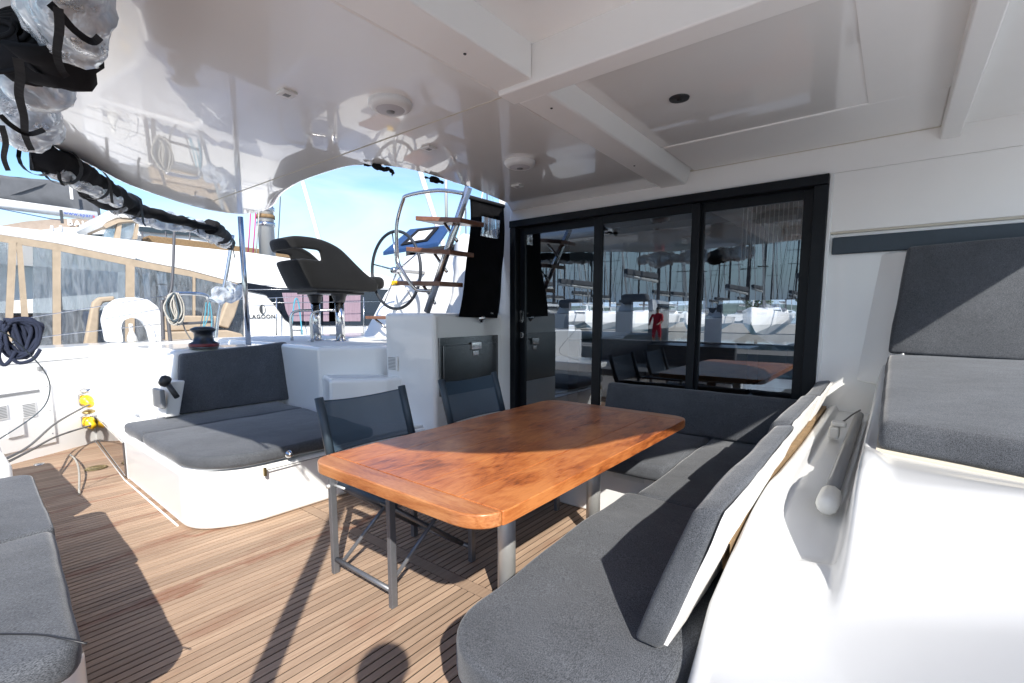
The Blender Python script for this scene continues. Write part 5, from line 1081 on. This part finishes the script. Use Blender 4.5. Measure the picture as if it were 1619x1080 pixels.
# hills and shore trees
bm = new(); prev = None
for i in range(121):
    x_ = -9000 + 14000 * i / 120; h_ = 40 + 90 * max(0, noise.noise(Vector((i*.07, 3.1, 0))) + .35) + 12 * noise.noise(Vector((i*.4, 1, 0)))
    a = bm.verts.new((x_, 5200, -2)); b = bm.verts.new((x_, 5500, h_)); c_ = bm.verts.new((x_, 6400, h_ * .6))
    if prev: bm.faces.new((prev[0], a, b, prev[1])); bm.faces.new((prev[1], b, c_, prev[2]))
    prev = (a, b, c_)
obj('hills', bm, 'hill', smooth=True, kind='structure')
random.seed(21)
for i in range(3):
    cx_, cy_ = -4 - i*5 + random.uniform(-2, 2), 71 + random.uniform(-2, 2); t_ = thing('shore_tree', 'dark green tree on the far quay ahead, one of a loose row', 'tree', (cx_, cy_, -.1), 'trees on the far quay')
    tube('trunk', [(cx_, cy_, -.1), (cx_ + .1, cy_, 1.6), (cx_, cy_ + .2, 2.6)], [.18, .1], 'wood_int', t_, 7)
    bm = new()
    for k in range(900):
        v = Vector((random.gauss(0, 1), random.gauss(0, 1), random.gauss(0, 1))).normalized() * random.uniform(.5, 1) ** .6; p_ = Vector((cx_ + v.x*1.9, cy_ + v.y*1.9, 3.2 + v.z*1.4)); p_ += Vector((noise.noise(p_*.7), noise.noise(p_*.7 + Vector((5, 0, 0))), noise.noise(p_*.7 + Vector((0, 5, 0)))))*.8
        a, b = Vector((random.gauss(0, 1), random.gauss(0, 1), random.gauss(0, 1))).normalized()*.16, Vector((random.gauss(0, 1), random.gauss(0, 1), random.gauss(0, 1))).normalized()*.16
        bm.faces.new([bm.verts.new(p_ + a), bm.verts.new(p_ + b), bm.verts.new(p_ - a), bm.verts.new(p_ - b)])
    me = bpy.data.meshes.new('crown'); bmesh.ops.translate(bm, verts=bm.verts, vec=-wloc(t_)); bm.to_mesh(me); bm.free(); me.materials.append(M['foliage']); o = bpy.data.objects.new('crown', me); COL.objects.link(o); o.parent = t_

# ---------------------------------------------------------------- people
def figure(label, J, E, R, mats, paint, loc, hairpts):
    """one continuous skinned body: J joints, E bones, R radii; paint(p) chooses the material slot of a face centre"""
    me = bpy.data.meshes.new('person'); names = list(J); me.from_pydata([J[n] for n in names], [(names.index(a), names.index(b)) for a, b in E], [])
    o = bpy.data.objects.new('tmp_person', me); COL.objects.link(o)
    o.modifiers.new('s', 'SKIN'); sv = me.skin_vertices[0].data
    for i, n in enumerate(names):
        r = R[n]; sv[i].radius = (r, r) if not isinstance(r, tuple) else r; sv[i].use_root = (n == 'pelvis')
    o.modifiers.new('d', 'SUBSURF').levels = 2
    m2 = bpy.data.meshes.new_from_object(o.evaluated_get(bpy.context.evaluated_depsgraph_get())); bpy.data.objects.remove(o)
    m2.materials.clear()
    for m_ in mats: m2.materials.append(M[m_])
    for p_ in m2.polygons: p_.material_index = paint(p_.center); p_.use_smooth = True
    L0 = Vector(loc); m2.transform(Matrix.Translation(-L0)); m2.name = 'person'
    ob = bpy.data.objects.new('person', m2); COL.objects.link(ob); ob.location = L0; ob['label'] = label; ob['category'] = 'person'
    bm = new(); c_, r_ = hairpts; bmesh.ops.create_icosphere(bm, subdivisions=3, radius=1)
    for v in list(bm.verts):
        if v.co.z < -.1 and v.co.y > -.1: pass
    bmesh.ops.delete(bm, geom=[f for f in bm.faces if f.calc_center_median().z < -.05], context='FACES')
    for v in bm.verts: v.co = Vector(c_) + Vector((v.co.x*r_[0], v.co.y*r_[1], v.co.z*r_[2]))
    obj('hair', bm, 'hair', ob, smooth=True); return ob
def hand(J, E, R, pre, w_, d, s):      # palm with five short fingers
    side = Vector(d).cross(Vector((0, 0, 1))); side = side.normalized() if side.length > .1 else Vector((1, 0, 0)); d = Vector(d).normalized()
    J[pre + 'palm'] = Vector(J[pre + 'wrist']) + d*.05; R[pre + 'palm'] = (.034, .016); E.append((pre + 'wrist', pre + 'palm'))
    for k in range(4):
        n1, n2 = pre + 'f%d' % k, pre + 'g%d' % k; b = J[pre + 'palm'] + d*.035 + side*(k - 1.5)*.019
        J[n1] = b; J[n2] = b + d*(.055 + .008*(k in (1, 2))) + Vector((0, 0, -.012)); R[n1] = R[n2] = .0085; E += [(pre + 'palm', n1), (n1, n2)]
    n1, n2 = pre + 't1', pre + 't2'; J[n1] = J[pre + 'wrist'] + d*.03 + side*s*.04; J[n2] = J[n1] + d*.035 + side*s*.015; R[n1] = R[n2] = .010; E += [(pre + 'wrist', n1), (n1, n2)]
# person in red on the pontoon, seen mirrored in the glass
px_, py_, pz_ = -7.9, -12.9, -.2
V_ = lambda x_, y_, z_: Vector((px_ + x_, py_ + y_, pz_ + z_))
J = dict(pelvis=V_(0, 0, .95), waist=V_(0, 0, 1.1), chest=V_(.02, .02, 1.32), neck=V_(.03, .03, 1.5), head=V_(.05, .05, 1.6), crown=V_(.05, .05, 1.70), nose=V_(.05, .16, 1.6),
         lsh=V_(-.19, .02, 1.42), lel=V_(-.27, .10, 1.15), lwrist=V_(-.2, .32, 1.02), rsh=V_(.21, .02, 1.42), rel=V_(.28, .12, 1.16), rwrist=V_(.2, .33, 1.05),
         lhip=V_(-.1, 0, .88), lkn=V_(-.12, .05, .5), lan=V_(-.12, 0, .09), lto=V_(-.12, .17, .04), rhip=V_(.1, 0, .88), rkn=V_(.13, -.02, .5), ran=V_(.15, -.08, .09), rto=V_(.15, .1, .04))
E = [('pelvis', 'waist'), ('waist', 'chest'), ('chest', 'neck'), ('neck', 'head'), ('head', 'crown'), ('head', 'nose'), ('chest', 'lsh'), ('lsh', 'lel'), ('lel', 'lwrist'), ('chest', 'rsh'), ('rsh', 'rel'), ('rel', 'rwrist'), ('pelvis', 'lhip'), ('lhip', 'lkn'), ('lkn', 'lan'), ('lan', 'lto'), ('pelvis', 'rhip'), ('rhip', 'rkn'), ('rkn', 'ran'), ('ran', 'rto')]
R = dict(pelvis=(.15, .12), waist=(.15, .11), chest=(.17, .12), neck=.055, head=(.085, .095), crown=(.07, .08), nose=.018, lsh=.07, lel=.05, lwrist=.03, rsh=.07, rel=.05, rwrist=.03, lhip=.1, lkn=.065, lan=.045, lto=.035, rhip=.1, rkn=.065, ran=.045, rto=.035)
hand(J, E, R, 'l', .03, (.1, 1, -.2), 1); hand(J, E, R, 'r', .03, (-.1, 1, -.2), -1)
figure('person in red shirt and shorts standing on the pontoon, mirrored in the glass door', J, E, R, ['redcloth', 'skin', 'darkcloth'],
       lambda c_: (1 if c_.z > pz_ + 1.49 or c_.z < pz_ + .48 or c_.y > py_ + .16 else 0), V_(0, 0, 0), ((px_ + .05, py_ + .02, pz_ + 1.66), (.1, .115, .1)))
# photographer crouching behind the coaming; only the shadow falls into the picture
V_ = lambda x_, y_, z_: Vector((x_, y_, z_))
J = dict(pelvis=V_(.18, -.42, .52), waist=V_(.18, -.40, .72), chest=V_(.15, -.32, .98), neck=V_(.115, -.22, 1.19), head=V_(.085, -.155, 1.32), crown=V_(.08, -.15, 1.42), nose=V_(.07, -.075, 1.36),
         lsh=V_(-.03, -.34, 1.10), lel=V_(-.16, -.24, .90), lwrist=V_(-.10, -.10, 1.10), rsh=V_(.31, -.24, 1.12), rel=V_(.38, -.08, .92), rwrist=V_(.20, -.03, 1.12),
         lhip=V_(.08, -.42, .48), lkn=V_(-.12, -.12, .50), lan=V_(-.08, -.38, .09), lto=V_(-.14, -.22, .035), rhip=V_(.28, -.40, .48), rkn=V_(.34, -.02, .42), ran=V_(.34, -.36, .09), rto=V_(.34, -.20, .035))
R = dict(R); E = [e for e in E if not any(len(x_) == 2 and x_[0] in 'lr' or x_.endswith('palm') or x_[1:] in ('t1', 't2') for x_ in e)]
R.update(chest=(.16, .11), head=(.08, .09), crown=(.062, .07), nose=.014)
E = [('pelvis', 'waist'), ('waist', 'chest'), ('chest', 'neck'), ('neck', 'head'), ('head', 'crown'), ('head', 'nose'), ('chest', 'lsh'), ('lsh', 'lel'), ('lel', 'lwrist'), ('chest', 'rsh'), ('rsh', 'rel'), ('rel', 'rwrist'), ('pelvis', 'lhip'), ('lhip', 'lkn'), ('lkn', 'lan'), ('lan', 'lto'), ('pelvis', 'rhip'), ('rhip', 'rkn'), ('rkn', 'ran'), ('ran', 'rto')]
R = {k_: v_ for k_, v_ in R.items() if k_ in J}
hand(J, E, R, 'l', .03, (.3, .3, .9), 1); hand(J, E, R, 'r', .03, (-.5, .2, .85), -1)
figure('person in dark clothes crouching at the aft end of the white coaming', J, E, R, ['darkcloth', 'skin'], lambda c_: (1 if c_.z > 1.23 or (c_.y > -.16 and c_.z > 1.06) else 0), V_(.15, -.35, 0), ((.083, -.165, 1.40), (.092, .10, .095)))
